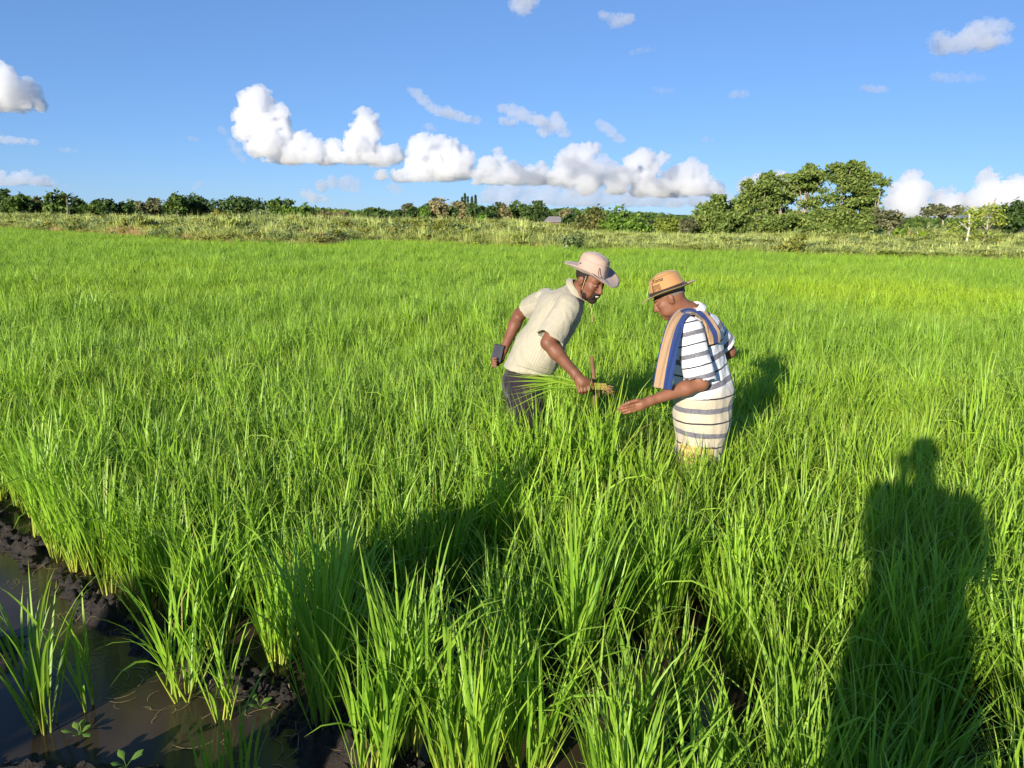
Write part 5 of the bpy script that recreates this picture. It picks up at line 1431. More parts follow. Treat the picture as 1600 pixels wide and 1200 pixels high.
# shirt
S = Sculpt()
S.cap(pel + spine * 0.06, wai, 0.150, 0.140, flat=lat, ff=1.18, k=0.03); S.cap(wai, che, 0.138, 0.132, flat=lat, ff=1.28, k=0.05)
S.cap(pel - spine * 0.10, pel + spine * 0.06, 0.158, 0.150, flat=lat, ff=1.18, k=0.03)
S.cap(che, nek - spine * 0.03, 0.108, 0.072, k=0.06); S.cap(rsh, lsh, 0.060, k=0.06)
se_r = rsh + (rel - rsh) * 0.72; ud = unit(rel - rsh)
se_l = lsh + (lel - lsh) * 0.52; vd = unit(lel - lsh)
SL = Sculpt().cap(rsh - ud * 0.01, se_r + ud * 0.05, 0.078, 0.088, 0.03); SL.ell(se_r + ud * 0.100, 0.110, None, 0.006, True)
SM = Sculpt().cap(lsh - vd * 0.01, se_l + vd * 0.05, 0.074, 0.076, 0.03); SM.ell(se_l + vd * 0.095, 0.104, None, 0.006, True)
S.ell(nek + spine * 0.055, 0.066, None, 0.008, True)
wr1 = folds(3, 0.0110, 8.0, (1.0, 0.8, 0.65))
hem_p = pel + V3(-0.01, 0, 0.100)
hem_n = unit(V3(-0.10, 0.0, -1.0))
def join(parts):
    V, F, o = [], [], 0
    for v, f in parts: V.append(v); F.append(f + o); o += len(v)
    return np.concatenate(V), np.concatenate(F)
tors = S.build(0.0048, disp=wr1, cut=[(hem_p, hem_n)])
slv = SL.build(0.0045, disp=folds(5, 0.006, 11.0, (1, 1, 0.7))); slm = SM.build(0.0045, disp=folds(6, 0.006, 11.0, (1, 1, 0.7)))
sh = join([tors, slv, slm])
al, _ = seg_coord(sh[0], [pel, wai, che, nek]); alr, dr = seg_coord(sh[0], [rsh + (che - rsh) * 0.0, rel]); 
onr = np.zeros(len(sh[0]), bool); onr[len(tors[0]):] = True
side = (sh[0] - pel) @ np.cross(lat, spine); across = (sh[0] - pel) @ lat
ang = np.arctan2(across, side) * 0.14
fw = unit(np.cross(ud, lat)); angr = np.arctan2((sh[0] - rsh) @ lat, (sh[0] - rsh) @ fw) * 0.08
cu = np.where(onr, (sh[0] - rsh) @ ud, al); cv = np.where(onr, angr, ang)
shirt1 = person_part('shirt', sh, m_check, man1, P1, {'cu': cu, 'cv': cv})
# collar: a folded band standing round the neck
def collar(c, axis, fwd, r, h, open_ang, thick, lean):
    ax = unit(axis); fw_ = unit(fwd - ax * (fwd @ ax)); lf = np.cross(ax, fw_)
    n = 40; th = np.linspace(open_ang, 2 * math.pi - open_ang, n)
    rows = []
    for (rr, zz) in ((r, 0.0), (r * 1.0, h), (r * 1.06, h * 1.08), (r * 1.16, h * 0.80), (r * (1.28 + lean), -0.004), (r * (1.24 + lean), -0.010), (r * 1.10, h * 0.55)):
        tip = np.where((zz <= 0.0) & (rr > r * 1.1), -0.028 * np.exp(-((th - open_ang) / 0.30) ** 2) - 0.028 * np.exp(-((2 * math.pi - open_ang - th) / 0.30) ** 2), 0.0)
        rows.append(c + rr * (np.cos(th)[:, None] * fw_ + np.sin(th)[:, None] * lf) + (zz + tip)[:, None] * ax)
    m_ = len(rows); V = np.concatenate(rows)
    i = np.arange(m_)[:, None]; q = np.arange(n - 1)[None, :]; i2 = (i + 1) % m_
    F = np.stack([i * n + q, i * n + q + 1, i2 * n + q + 1, i2 * n + q], -1).reshape(-1, 4)
    caps = [[k * n for k in range(m_)], [k * n + n - 1 for k in range(m_)][::-1]]
    return V, F
neck_ax = unit(hc1 - hf1 * 0.015 - V3(0, 0, 0.04) - nek)
cvt = collar(nek + neck_ax * 0.004 - spine * 0.004, unit(neck_ax * 0.5 + spine * 0.5), V3(0.9, -0.15, 0), 0.067, 0.024, 0.50, 0.004, 0.20)
a1, _ = seg_coord(cvt[0], [pel, wai, che, nek])
link('collar', np_mesh('collar', cvt[0] - P1, cvt[1], True, {'cu': a1, 'cv': np.arctan2((cvt[0] - nek) @ lat, (cvt[0] - nek) @ np.cross(lat, spine)) * 0.08}), m_check, man1)
# trousers
S = Sculpt()
S.cap(pel + V3(0.02, 0, 0.05), pel, 0.118, 0.128, flat=lat, ff=1.18, k=0.03)
for hp, kn, ft in ((V3(0.09, 5.14, 0.84), V3(0.14, 5.06, 0.46), V3(0.06, 5.10, 0.08)), (V3(0.05, 5.37, 0.84), V3(0.09, 5.40, 0.46), V3(0.02, 5.40, 0.08))):
    S.chain([hp, kn, ft], [0.108, 0.080, 0.068], 0.03)
person_part('trousers', S.build(0.0075, disp=folds(8, 0.011, 8.0, (1, 1, 0.6))), m_trouser, man1, P1)
belt_c = pel + V3(0.0, 0, 0.112)
# beard, moustache and short hair, thin shells over the head
def head_shell(c, f, add, sub, res=0.0035, noise=0.0):
    S = Sculpt(); F_, L_, U_ = frame(f); A = np.array([F_, L_, U_])
    for (p, r) in add: S.ell(c + F_ * p[0] + L_ * p[1] + U_ * p[2], r, A, 0.012)
    for (p, r) in sub: S.ell(c + F_ * p[0] + L_ * p[1] + U_ * p[2], r, A, 0.006, True)
    return S.build(res)
person_part('beard', head_shell(hc1, hf1, [((0.022, 0, -0.078), (0.066, 0.060, 0.041)), ((0.073, 0, -0.094), (0.028, 0.031, 0.0255)), ((0.036, 0.049, -0.062), (0.032, 0.0185, 0.028)), ((0.036, -0.049, -0.062), (0.032, 0.0185, 0.028)), ((0.094, 0, -0.0375), (0.0195, 0.031, 0.0075)), ((0.083, 0.029, -0.056), (0.017, 0.009, 0.022)), ((0.083, -0.029, -0.056), (0.017, 0.009, 0.022)), ((0.012, 0.064, -0.022), (0.011, 0.010, 0.050)), ((0.012, -0.064, -0.022), (0.011, 0.010, 0.050))],
            [((0.116, 0, -0.058), (0.036, 0.0235, 0.0135)), ((0.02, 0, -0.02), (0.045, 0.045, 0.03))], 0.003), m_hair, man1, P1)
person_part('hair', head_shell(hc1, hf1, [((-0.016, 0, 0.040), (0.101, 0.0800, 0.090))], [((0.115, 0, 0.02), (0.095, 0.2, 0.2)), ((0.0, 0, -0.075), (0.2, 0.2, 0.068))], 0.005), m_hair, man1, P1)
for s in (-1, 1):
    eb = np.array([PH(0.092 - 0.012 * abs(t), s * (0.030 + 0.016 * t), 0.040 - 0.004 * t * t) for t in np.linspace(-1, 1, 6)])
    link('eyebrow', tube_mesh('eyebrow', [(eb - P1, np.array([0.002, 0.004, 0.0045, 0.0045, 0.0035, 0.002]))], 6), m_hair, man1)
    S = Sculpt(); S.ell(PH(0.0828, s * 0.031, 0.0120), (0.0080, 0.0105, 0.0034), AH, 0.002)
    ey = person_part('eye', S.build(0.0018), m_white, man1, P1)
    S = Sculpt(); S.ell(PH(0.0905, s * 0.031 , 0.0115), (0.003, 0.0045, 0.0036), AH, 0.001)
    person_part('iris', S.build(0.0012), m_hair, ey, P1)
S = Sculpt(); S.ell(PH(0.096, 0, -0.0550), (0.010, 0.0200, 0.0055), AH, 0.002)
person_part('teeth', S.build(0.002), m_teeth, man1, P1)

# bush hat with a brim turned up at the sides
f1, l1, u1 = frame(unit(V3(0.78, -0.46, -0.28)))
hat_c = hc1 + u1 * 0.058 - f1 * 0.004
V, F, no = hat_mesh(0.130, 0.106, 0.092, 0.086, 0.88, 0.022, 0.046, 0.006, ridge=-0.006, back_up=0.014, round_=0.26)
rr_ = np.random.default_rng(3)
V = V + (fbm(V * 16, 2, 4)[:, None] - 0.5) * 0.014
hat1 = link('hat', np_mesh('hat', place_local(V, hat_c, f1, l1, u1) - P1, F, True), m_hat1, man1)
def ring_tube(name, rx, ry, z, r, c, f, l, u, mat, par, org, a0=0, a1=2 * math.pi, n=48):
    th = np.linspace(a0, a1, n)
    P = np.stack([rx * np.cos(th), ry * np.sin(th), np.full(n, z) if np.isscalar(z) else z(th)], 1)
    return link(name, tube_mesh(name, [(place_local(P, c, f, l, u) - org, np.full(n, r))], 6), mat, par)
ring_tube('seam', 0.0985, 0.0855, 0.078, 0.0018, hat_c, f1, l1, u1, m_hat1, hat1, P1)
# brim cord slot, eyelets and chin cord
e0 = place_local(np.array([[0.070, -0.0745, 0.060], [0.082, -0.090, 0.030], [0.098, -0.105, 0.014], [0.120, -0.112, 0.016]]), hat_c, f1, l1, u1)
link('side_cord', tube_mesh('side_cord', [(e0 - P1, np.full(4, 0.0022))], 5), m_band, hat1)
S = Sculpt(); S.ell(place_local(np.array([[-0.062, -0.074, 0.045]]), hat_c, f1, l1, u1)[0], 0.0055, None, 0.002)
person_part('eyelet', S.build(0.002), m_band, hat1, P1)
pc = np.array([PH(0.015, -0.080, 0.05), PH(0.018, -0.079, 0.0), PH(0.016, -0.071, -0.045), PH(0.022, -0.056, -0.088), PH(0.040, -0.030, -0.118), PH(0.062, 0, -0.125)])
link('chin_cord', tube_mesh('chin_cord', [(pc - P1, np.full(len(pc), 0.0018))], 5), m_cord, hat1)
pd_ = np.array([PH(0.062, 0, -0.125), PH(0.075, 0.0, -0.125) + V3(0.004, -0.01, -0.03), PH(0.07, 0, -0.125) + V3(0.012, -0.015, -0.075), PH(0.07, 0, -0.125) + V3(0.016, -0.016, -0.115)])
link('cord_end', tube_mesh('cord_end', [(pd_ - P1, np.array([0.0016, 0.0016, 0.0016, 0.0034]))], 5), m_cord, hat1)

# black phone in his left hand
Vb = box_mesh('phone', (-0.036, -0.005, -0.062), (0.036, 0.005, 0.062))
ph = link('phone', Vb, m_black, loc=(-0.102, 5.425, 1.052)); ph.rotation_euler = (R(-12), R(14), R(8))
md = ph.modifiers.new('bevel', 'BEVEL'); md.width = 0.006; md.segments = 3
tag(ph, 'black phone held behind the hip of the man in the checked shirt', 'phone')
sc_obj = link('screen', box_mesh('screen', (-0.032, -0.0065, -0.057), (0.032, -0.0052, 0.057)), simple_mat('phone_glass', (0.05, 0.05, 0.06), 0.08, 0.6, 0.1, 5), ph)

# uprooted bunch of rice seedlings in his right hand
rgb_ = np.random.default_rng(9)
bun = empty('rice_bunch', (0.46, 4.90, 0.945)); tag(bun, 'uprooted bunch of rice with brown roots, held by the bending man', 'rice bunch')
Vs, Fs, LT, RN, off = [], [], [], [], 0
for i in range(34):
    n = 10; s = np.linspace(0, 1, n)
    Lb = rgb_.uniform(0.30, 0.52); fan = rgb_.normal(0, 0.10); fz = rgb_.normal(0.02, 0.09)
    yo, zo = rgb_.normal(0, 0.008, 2)
    P = np.stack([0.13 - (Lb + 0.13) * s, yo + fan * np.clip(s - 0.35, 0, 1) ** 1.3 * 1.0, zo + 0.02 * s + fz * np.clip(s - 0.35, 0, 1) * 1.1 - (0.10 * rgb_.uniform(0, 1) * np.clip(s - 0.5, 0, 1) ** 1.5 * 2)], 1)
    w = np.where(s < 0.4, 0.006, 0.0095 * np.clip(1 - ((s - 0.4) / 0.6) ** 2.5, 0.03, 1))
    sd = np.tile(unit(rgb_.normal(0, 1, 3) * np.array([0.1, 1, 1])), (n, 1))
    V_, F_ = ribbon(P, w, sd, 0.18, n)
    Vs.append(V_); Fs.append(F_ + off); off += len(V_); LT.append(np.repeat(np.clip(s * 1.15 - 0.05, 0, 1), 3)); RN.append(np.full(len(V_), rgb_.uniform()))
link('leaves', np_mesh('leaves', np.concatenate(Vs), np.concatenate(Fs), True, {'lt': np.concatenate(LT), 'rnd': np.concatenate(RN)}), m_rice, bun)
paths = []
for i in range(60):
    a = V3(0.11 + rgb_.uniform(-0.02, 0.02), rgb_.normal(0, 0.010), rgb_.normal(0, 0.010))
    b = a + V3(rgb_.uniform(-0.02, 0.07), rgb_.normal(0, 0.028), -abs(rgb_.normal(0.028, 0.022)))
    paths.append((bend_path(a, b, rgb_, 5, 0.12), np.linspace(0.0022, 0.0009, 5)))
link('roots', tube_mesh('roots', paths, 4), simple_mat('root_brown', (0.30, 0.185, 0.085), 0.9, 0.1, 0.4, 40), bun)

# weathered stick standing in the rice between the men
sk = empty('stick', (0.54, 5.02, -0.05)); tag(sk, 'short brown wooden stick standing upright behind the uprooted rice roots', 'stick')
link('shaft', tube_mesh('shaft', [(np.array([[0.02, 0, 0.0], [0.01, 0, 0.4], [0.0, 0, 0.85], [-0.012, 0, 1.0], [-0.035, 0, 1.16]]), np.array([0.013, 0.014, 0.015, 0.014, 0.012]))], 8), simple_mat('stick_wood', (0.16, 0.085, 0.05), 0.85, 0.15, 0.35, 18, 0.4), sk)

# ------------------------------------------------------------ man in the striped shirt (right)
P2 = np.array([1.23, 5.03, -0.06])
man2 = empty('person', P2)
tag(man2, 'man in striped white shirt and tan printed hat, reaching out one hand', 'person')
nek, che, wai, hip, hem = V3(1.112, 5.0, 1.405), V3(1.165, 5.02, 1.229), V3(1.232, 5.03, 0.895), V3(1.238, 5.03, 0.704), V3(1.225, 5.03, 0.47)
lsh, lel, lwr = V3(1.078, 4.845, 1.300), V3(1.158, 4.79, 0.995), V3(0.838, 4.72, 0.893)
rsh, rel, rwr = V3(1.268, 5.15, 1.292), V3(1.432, 5.22, 1.118), V3(1.26, 5.34, 1.03)
lat = unit(V3(0.53, 0.85, 0)); hc2 = V3(0.978, 4.98, 1.487); hf2 = unit(V3(-0.815, 0.24, -0.52))
S = Sculpt()
S.cap(che, wai, 0.115, 0.150, flat=lat, ff=1.3); S.cap(wai, hip, 0.150, 0.140, flat=lat, ff=1.2, k=0.04)
S.cap(che, nek, 0.10, 0.060, k=0.05); S.cap(lsh, rsh, 0.055, k=0.05)
S.chain([lsh, lsh + (lel - lsh) * 0.5, lel], [0.055, 0.053, 0.046], 0.02); S.chain([lel, lel + (lwr - lel) * 0.3, lwr], [0.046, 0.046, 0.028], 0.02)
S.chain([rsh, rsh + (rel - rsh) * 0.5, rel], [0.055, 0.053, 0.044], 0.02); S.chain([rel, rel + (rwr - rel) * 0.35, rwr], [0.044, 0.045, 0.029], 0.02)
for hp, kn, ft in ((V3(1.18, 4.94, 0.68), V3(1.17, 4.93, 0.34), V3(1.20, 4.93, -0.06)), (V3(1.29, 5.12, 0.68), V3(1.27, 5.12, 0.34), V3(1.29, 5.12, -0.06))):
    S.chain([hp, kn, ft], [0.09, 0.058, 0.042], 0.03); S.cap(ft, ft + V3(-0.15, 0.05, -0.02), 0.036, 0.03, 0.02)
PH2, AH2 = head_prims(S, hc2, hf2)
S.cap(nek + V3(0.01, 0, -0.04), hc2 - hf2 * 0.03 + V3(0, 0, -0.03), 0.072, 0.064, 0.03)
# left hand reaching, thumb uppermost, fingers loosely together
S.cap(lwr, V3(0.785, 4.705, 0.876), 0.028, 0.030, 0.02)
S.ell((0.770, 4.703, 0.870), (0.048, 0.018, 0.036), np.array([unit(V3(-0.96, -0.1, -0.25)), unit(V3(-0.1, 1, 0)), unit(np.cross(unit(V3(-0.96, -0.1, -0.25)), unit(V3(-0.1, 1, 0))))]), 0.014)
for b0, t0, l_ in ((V3(0.738, 4.694, 0.888), V3(0.655, 4.690, 0.868), 1.0), (V3(0.732, 4.690, 0.871), V3(0.646, 4.694, 0.848), 1.0), (V3(0.734, 4.692, 0.854), V3(0.655, 4.700, 0.832), 1.0), (V3(0.742, 4.696, 0.838), V3(0.680, 4.706, 0.820), 1.0)):
    m_ = b0 + (t0 - b0) * 0.48 + V3(0, -0.012, 0.003); m2 = b0 + (t0 - b0) * 0.78 + V3(0, -0.006, 0.0)
    finger(S, [b0 + (V3(0.785, 4.703, 0.872) - b0) * 0.5, b0, m_, m2, t0 + V3(0, 0.006, -0.003)], 0.0098, 0.0072, 0.004)
finger(S, [V3(0.798, 4.700, 0.893), V3(0.752, 4.684, 0.904), V3(0.706, 4.676, 0.893), V3(0.670, 4.676, 0.874)], 0.0125, 0.0085)
# right hand on the far hip
S.ell((1.215, 5.33, 1.015), (0.045, 0.022, 0.036), None, 0.012); S.cap(rwr, (1.215, 5.33, 1.015), 0.029, 0.026, 0.02)
for q in range(4):
    b0 = V3(1.185, 5.335, 1.035 - 0.018 * q); finger(S, [b0, b0 + V3(-0.035, -0.01, -0.004), b0 + V3(-0.062, -0.026, -0.010)], 0.0095, 0.0075)
finger(S, [V3(1.225, 5.32, 1.04), V3(1.20, 5.30, 1.065), V3(1.175, 5.285, 1.07)], 0.0115, 0.009)
person_part('body', S.build(0.0042), m_skin2, man2, P2)
ring_tube('ring', 0.0105, 0.0105, 0.0, 0.0016, V3(0.708, 4.690, 0.8465), unit(V3(0.1, 1, 0)), unit(V3(0.25, 0, -1)), unit(V3(1, 0, 0.28)), m_gold, man2, P2, n=20)
# shirt
S = Sculpt()
S.cap(che, wai, 0.136, 0.170, flat=lat, ff=1.26); S.cap(wai, hip, 0.170, 0.164, flat=lat, ff=1.16, k=0.05); S.cap(hip, hem + V3(0, 0, -0.1), 0.164, 0.140, flat=lat, ff=1.14, k=0.05)
S.cap(che + V3(0.035, -0.01, 0.05), nek + V3(0.03, 0.0, -0.06), 0.115, 0.085, k=0.05); S.cap(lsh + V3(0.03, 0.05, 0), rsh - V3(0.03, 0.05, 0), 0.066, k=0.06)
ud = unit(lel - lsh); se = lsh + ud * 0.262
vd = unit(rel - rsh); se2 = rsh + vd * 0.16
SL = Sculpt().cap(lsh - ud * 0.01, se + ud * 0.05, 0.083, 0.090, 0.03); SL.ell(se + ud * 0.105 + V3(-0.015, 0, 0), 0.117, None, 0.006, True)
SM = Sculpt().cap(rsh - vd * 0.01, se2 + vd * 0.05, 0.080, 0.082, 0.03); SM.ell(se2 + vd * 0.10, 0.110, None, 0.006, True)
neck2 = unit(hc2 - hf2 * 0.03 + V3(0, 0, -0.03) - nek)
S.ell(nek + neck2 * 0.055, 0.068, None, 0.008, True)
tors = S.build(0.0050, disp=folds(14, 0.0125, 7.5, (1.0, 1.0, 0.45)), cut=[(hem, V3(-0.05, 0, -1))])
slv = SL.build(0.0046, disp=folds(15, 0.0065, 10.0, (1, 1, 0.6))); slm = SM.build(0.0046, disp=folds(16, 0.006, 10.0, (1, 1, 0.6)))
sh = join([tors, slv, slm]); SHIRT2 = (S, SL)
V = sh[0]; al, _ = seg_coord(V, [hem, hip, wai, che, nek])
tt = (V - lsh) @ ud; rad = np.linalg.norm(V - lsh - np.clip(tt, 0, 1)[:, None] * ud, axis=1); on = np.zeros(len(V), bool); on[len(tors[0]):len(tors[0]) + len(slv[0])] = True
t2 = (V - rsh) @ vd; rad2 = np.linalg.norm(V - rsh - np.clip(t2, 0, 1)[:, None] * vd, axis=1); on2 = np.zeros(len(V), bool); on2[len(tors[0]) + len(slv[0]):] = True
cu = np.where(on, 0.43 + tt / 0.135, np.where(on2, 0.43 + t2 / 0.135, 0.45 + al / 0.163))
cv = np.clip((0.50 - al) / 0.10, 0, 1); cv = np.where(on | on2, 0.0, cv)
person_part('shirt', (V, sh[1]), m_stripe, man2, P2, {'cu': cu, 'cv': cv})
cl = collar(nek + neck2 * 0.004 + V3(0.012, 0, -0.012), unit(neck2 * 0.6 + V3(0, 0, 0.4)), V3(-0.85, 0.4, 0), 0.073, 0.034, 0.35, 0.004, 0.12)
link('collar', np_mesh('collar', cl[0] - P2, cl[1], True, {'cu': np.full(len(cl[0]), 0.25), 'cv': np.zeros(len(cl[0]))}), m_stripe, man2)
# yellow plaid cloth worn below the shirt
S = Sculpt()
S.cap(hip, V3(1.235, 5.03, 0.5), 0.150, 0.140, flat=lat, ff=1.15)
for a, b in ((V3(1.19, 4.95, 0.5), V3(1.17, 4.93, 0.12)), (V3(1.28, 5.11, 0.5), V3(1.28, 5.12, 0.12))): S.cap(a, b, 0.105, 0.085, 0.04)
person_part('shorts', S.build(0.008, disp=folds(21, 0.010, 9.0, (1, 1, 0.5))), m_plaid, man2, P2)
person_part('hair', head_shell(hc2, hf2, [((-0.016, 0, 0.040), (0.0985, 0.0775, 0.0875))], [((0.12, 0, 0.02), (0.105, 0.2, 0.2)), ((0.01, 0, -0.085), (0.2, 0.2, 0.088))], 0.005), m_greyhair, man2, P2)
for s in (-1, 1):
    S = Sculpt(); S.ell(PH2(0.0835, s * 0.031, 0.0125), (0.0085, 0.0115, 0.0042), AH2, 0.002)
    ey = person_part('eye', S.build(0.002), m_white, man2, P2)
    eb = np.array([PH2(0.092 - 0.012 * abs(t), s * (0.030 + 0.016 * t), 0.040 - 0.004 * t * t) for t in np.linspace(-1, 1, 6)])
    link('eyebrow', tube_mesh('eyebrow', [(eb - P2, np.array([0.002, 0.004, 0.0045, 0.0045, 0.0035, 0.002]))], 6), m_hair, man2)

# tan brimmed hat with a dark band and a printed picture
f2, l2, u2 = frame(unit(V3(-0.88, 0.26, -0.36)))
hat_c2 = hc2 + u2 * 0.050 - f2 * 0.002
V, F, no = hat_mesh(0.128, 0.118, 0.102, 0.066, 0.76, 0.014, 0.018, 0.012, ridge=-0.004, back_up=0.018, round_=0.24)
V = V + (fbm(V * 14, 2, 9)[:, None] - 0.5) * 0.006
me = np_mesh('hat', place_local(V, hat_c2, f2, l2, u2) - P2, F, True)
me.materials.append(m_hat2); me.materials.append(m_hat2u)
mi = np.zeros(len(F), np.int32); mi[F.min(1) >= no - 64] = 1
me.polygons.foreach_set('material_index', mi)
hat2 = link('hat', me, None, man2)
nb = 64; th = np.linspace(0, 2 * math.pi, nb, endpoint=False); rows = []
for q, g in ((0.02, 0.0030), (0.10, 0.0034), (0.19, 0.0030), (0.19, -0.001), (0.02, -0.001)):
    w = 0.76 + 0.24 * (1 - q) ** 1.2
    bump_ = 0.0
    rows.append(np.stack([(0.118 * w + g + 0.004) * np.cos(th), (0.102 * w + g + 0.004) * np.sin(th), np.full(nb, 0.128 * q) - 0.004 * np.cos(th) * q], 1))
Vb = np.concatenate(rows); i = np.arange(5)[:, None]; q = np.arange(nb)[None, :]; i2 = (i + 1) % 5; q2 = (q + 1) % nb
link('band', np_mesh('band', place_local(Vb, hat_c2, f2, l2, u2) - P2, np.stack([i * nb + q, i2 * nb + q, i2 * nb + q2, i * nb + q2], -1).reshape(-1, 4), True), m_band, hat2)
# printing on the crown: the word and a little arena drawing, laid on the curved felt
def crown_pt(a, h, lift):
    """a: angle from the front towards the left side; h: height on the crown 0..1"""
    w = 0.76 + 0.24 * (1 - h) ** 1.2
    return np.stack([(0.118 * w + lift) * np.cos(a), (0.102 * w + lift) * np.sin(a), 0.128 * h - 0.004 * np.cos(a) * h], -1)
A0, HH0 = 1.12, 0.40      # centre of the print on the wearer's left front
def print_mesh(name, polys, lift=0.0052):
    Vs, Fs = [], []
    for poly in polys:
        b = len(Vs)
        for (px, py) in poly: Vs.append(tuple(place_local(crown_pt(np.array(A0 + px / 0.104), np.array(HH0 + py / 0.118), lift)[None], hat_c2, f2, l2, u2)[0] - P2))
        Fs.append(tuple(range(b, b + len(poly))))
    me = bpy.data.meshes.new(name); me.from_pydata(Vs, [], Fs); me.update()
    return link(name, me, m_print, hat2)
tc = bpy.data.curves.new('word', 'FONT'); tc.body = 'Roma'; tc.size = 0.030; tc.shear = 0.35; tc.align_x = 'CENTER'; tc.resolution_u = 3; tc.space_character = 1.02
to = bpy.data.objects.new('word', tc); COL.objects.link(to)
bpy.context.view_layer.update()
tm = bpy.data.meshes.new_from_object(to.evaluated_get(bpy.context.evaluated_depsgraph_get()))
TV = np.array([v.co[:2] for v in tm.vertices]); TF = [tuple(p.vertices) for p in tm.polygons]
bpy.data.objects.remove(to)
# mirrored along the angle so that it reads from outside the hat
def to_poly(fv): return [(TV[i][0] * 1.1 + 0.012, TV[i][1] * 1.1 + 0.024) for i in fv]
print_mesh('lettering', [to_poly(fv) for fv in TF])
ar = []
def rect(x0, y0, x1, y1): ar.append([(x0, y0), (x1, y0), (x1, y1), (x0, y1)])
for row, (y0, x0, x1, n) in enumerate(((-0.026, -0.026, 0.026, 6), (-0.012, -0.026, 0.025, 6), (0.002, -0.024, 0.022, 5))):
    rect(x0, y0 - 0.0012, x1, y0 + 0.0012); rect(x0, y0 + 0.0075, x1, y0 + 0.0096)
    for k in range(n + 1):
        xx = x0 + (x1 - x0) * k / n; rect(xx - 0.0011, y0 + 0.0012, xx + 0.0011, y0 + 0.0075)
rect(-0.031, -0.024, -0.027, 0.030)
print_mesh('drawing', ar)

# folded beige and blue towel over his left shoulder
def c_towel(nt):
    q = attr(nt, 'cu').outputs['Fac']
    fz = noise_tex(nt, coords(nt), 300, 3)
    beige = ramp(nt, fz, [(0.3, (0.28, 0.18, 0.105)), (0.7, (0.36, 0.235, 0.14))]); blue = ramp(nt, fz, [(0.3, (0.014, 0.030, 0.11)), (0.7, (0.024, 0.048, 0.16))])
    return mixc(nt, mathn(nt, 'GREATER_THAN', q, 0.5), beige, blue)
m_towel = cloth('towel', c_towel, 0.95, 420, 0.5)
tw = empty('towel', (1.07, 4.93, 1.40)); tag(tw, 'folded beige towel with blue stripes hanging over the striped man\'s left shoulder', 'towel')
ctr = [((0.902, 4.690, 0.980), (-0.84, 0.25, 0.10)), ((0.915, 4.695, 1.10), (-0.82, 0.22, 0.08)), ((0.935, 4.715, 1.22), (-0.80, 0.10, 0.10)), ((0.968, 4.760, 1.325), (-0.74, 0.20, 0.34)), ((1.010, 4.815, 1.385), (-0.50, 0.45, 0.55)),
       ((1.065, 4.872, 1.412), (-0.10, 0.72, 0.42)), ((1.125, 4.905, 1.400), (0.25, 0.74, 0.30)), ((1.180, 4.905, 1.345), (0.52, 0.66, 0.18)), ((1.225, 4.885, 1.275), (0.62, 0.60, 0.12)), ((1.243, 4.872, 1.225), (0.64, 0.58, 0.10))]
P = np.array([c for c, w in ctr]); W = np.array([unit(w) for c, w in ctr])
tq = np.linspace(0, len(P) - 1, 46)
def cr_spline(A, t):
    i = np.clip(np.floor(t).astype(int), 0, len(A) - 2); f = (t - i)[:, None]
    p0, p1, p2, p3 = A[np.maximum(i - 1, 0)], A[i], A[i + 1], A[np.minimum(i + 2, len(A) - 1)]
    return 0.5 * ((2 * p1) + (-p0 + p2) * f + (2 * p0 - 5 * p1 + 4 * p2 - p3) * f**2 + (-p0 + 3 * p1 - 3 * p2 + p3) * f**3)
Pc = cr_spline(P, tq); Wc = cr_spline(W, tq); Wc /= np.linalg.norm(Wc, axis=1, keepdims=True)
Tn = np.gradient(Pc, axis=0); Tn /= np.linalg.norm(Tn, axis=1, keepdims=True)
Wc = Wc - Tn * (Wc * Tn).sum(1, keepdims=True); Wc /= np.linalg.norm(Wc, axis=1, keepdims=True)
Nn = np.cross(Tn, Wc)
us = np.linspace(0, 1, 29); sN = np.linspace(0, 1, len(tq))
V, col = [], []
width = 0.100 + 0.014 * np.clip(0.4 - sN, 0, 1) / 0.4
for layer in (0, 1):
    for k in range(len(tq)):
        for u in us:
            bulge = 0.011 * (1 - (2 * u - 1) ** 6) + 0.004 * math.sin(u * 19 + sN[k] * 9) * (1 - layer)
            off = Nn[k] * (bulge if layer == 0 else -0.004)
            V.append(Pc[k] + Wc[k] * (u - 0.5) * width[k] + off)
            s_ = sN[k]
            if s_ < 0.50: blue = (u > 0.93) or (u < 0.44)
            else: blue = 0.36 < u < 0.80
            col.append(1.0 if blue else 0.0)
V = np.array(V)
def shirt_dist(Q): return np.minimum(SHIRT2[0].eval(Q), SHIRT2[1].eval(Q))
half = len(V) // 2
for it in range(6):       # lay the towel on the shirt: lift whatever dips into it
    for sl, need in ((slice(0, half), 0.030), (slice(half, None), 0.018)):
        Q = V[sl]; d0 = shirt_dist(Q); h_ = 0.004
        g = np.stack([shirt_dist(Q + np.eye(3)[q] * h_) - d0 for q in range(3)], 1) / h_
        g /= np.linalg.norm(g, axis=1, keepdims=True) + 1e-6
        V[sl] = Q + g * np.maximum(need - d0, 0)[:, None]
nk, nu = len(tq), len(us); Fq = []
for layer in (0, 1):
    o_ = layer * nk * nu
    for k in range(nk - 1):
        for j in range(nu - 1):
            q = (o_ + k * nu + j, o_ + k * nu + j + 1, o_ + (k + 1) * nu + j + 1, o_ + (k + 1) * nu + j)
            Fq.append(q if layer else q[::-1])
o_ = nk * nu
for k in range(nk - 1):
    Fq.append((k * nu, (k + 1) * nu, o_ + (k + 1) * nu, o_ + k * nu)); Fq.append((k * nu + nu - 1, o_ + k * nu + nu - 1, o_ + (k + 1) * nu + nu - 1, (k + 1) * nu + nu - 1))
for j in range(nu - 1):
    Fq.append((j, o_ + j, o_ + j + 1, j + 1)); e_ = (nk - 1) * nu; Fq.append((e_ + j, e_ + j + 1, o_ + e_ + j + 1, o_ + e_ + j))
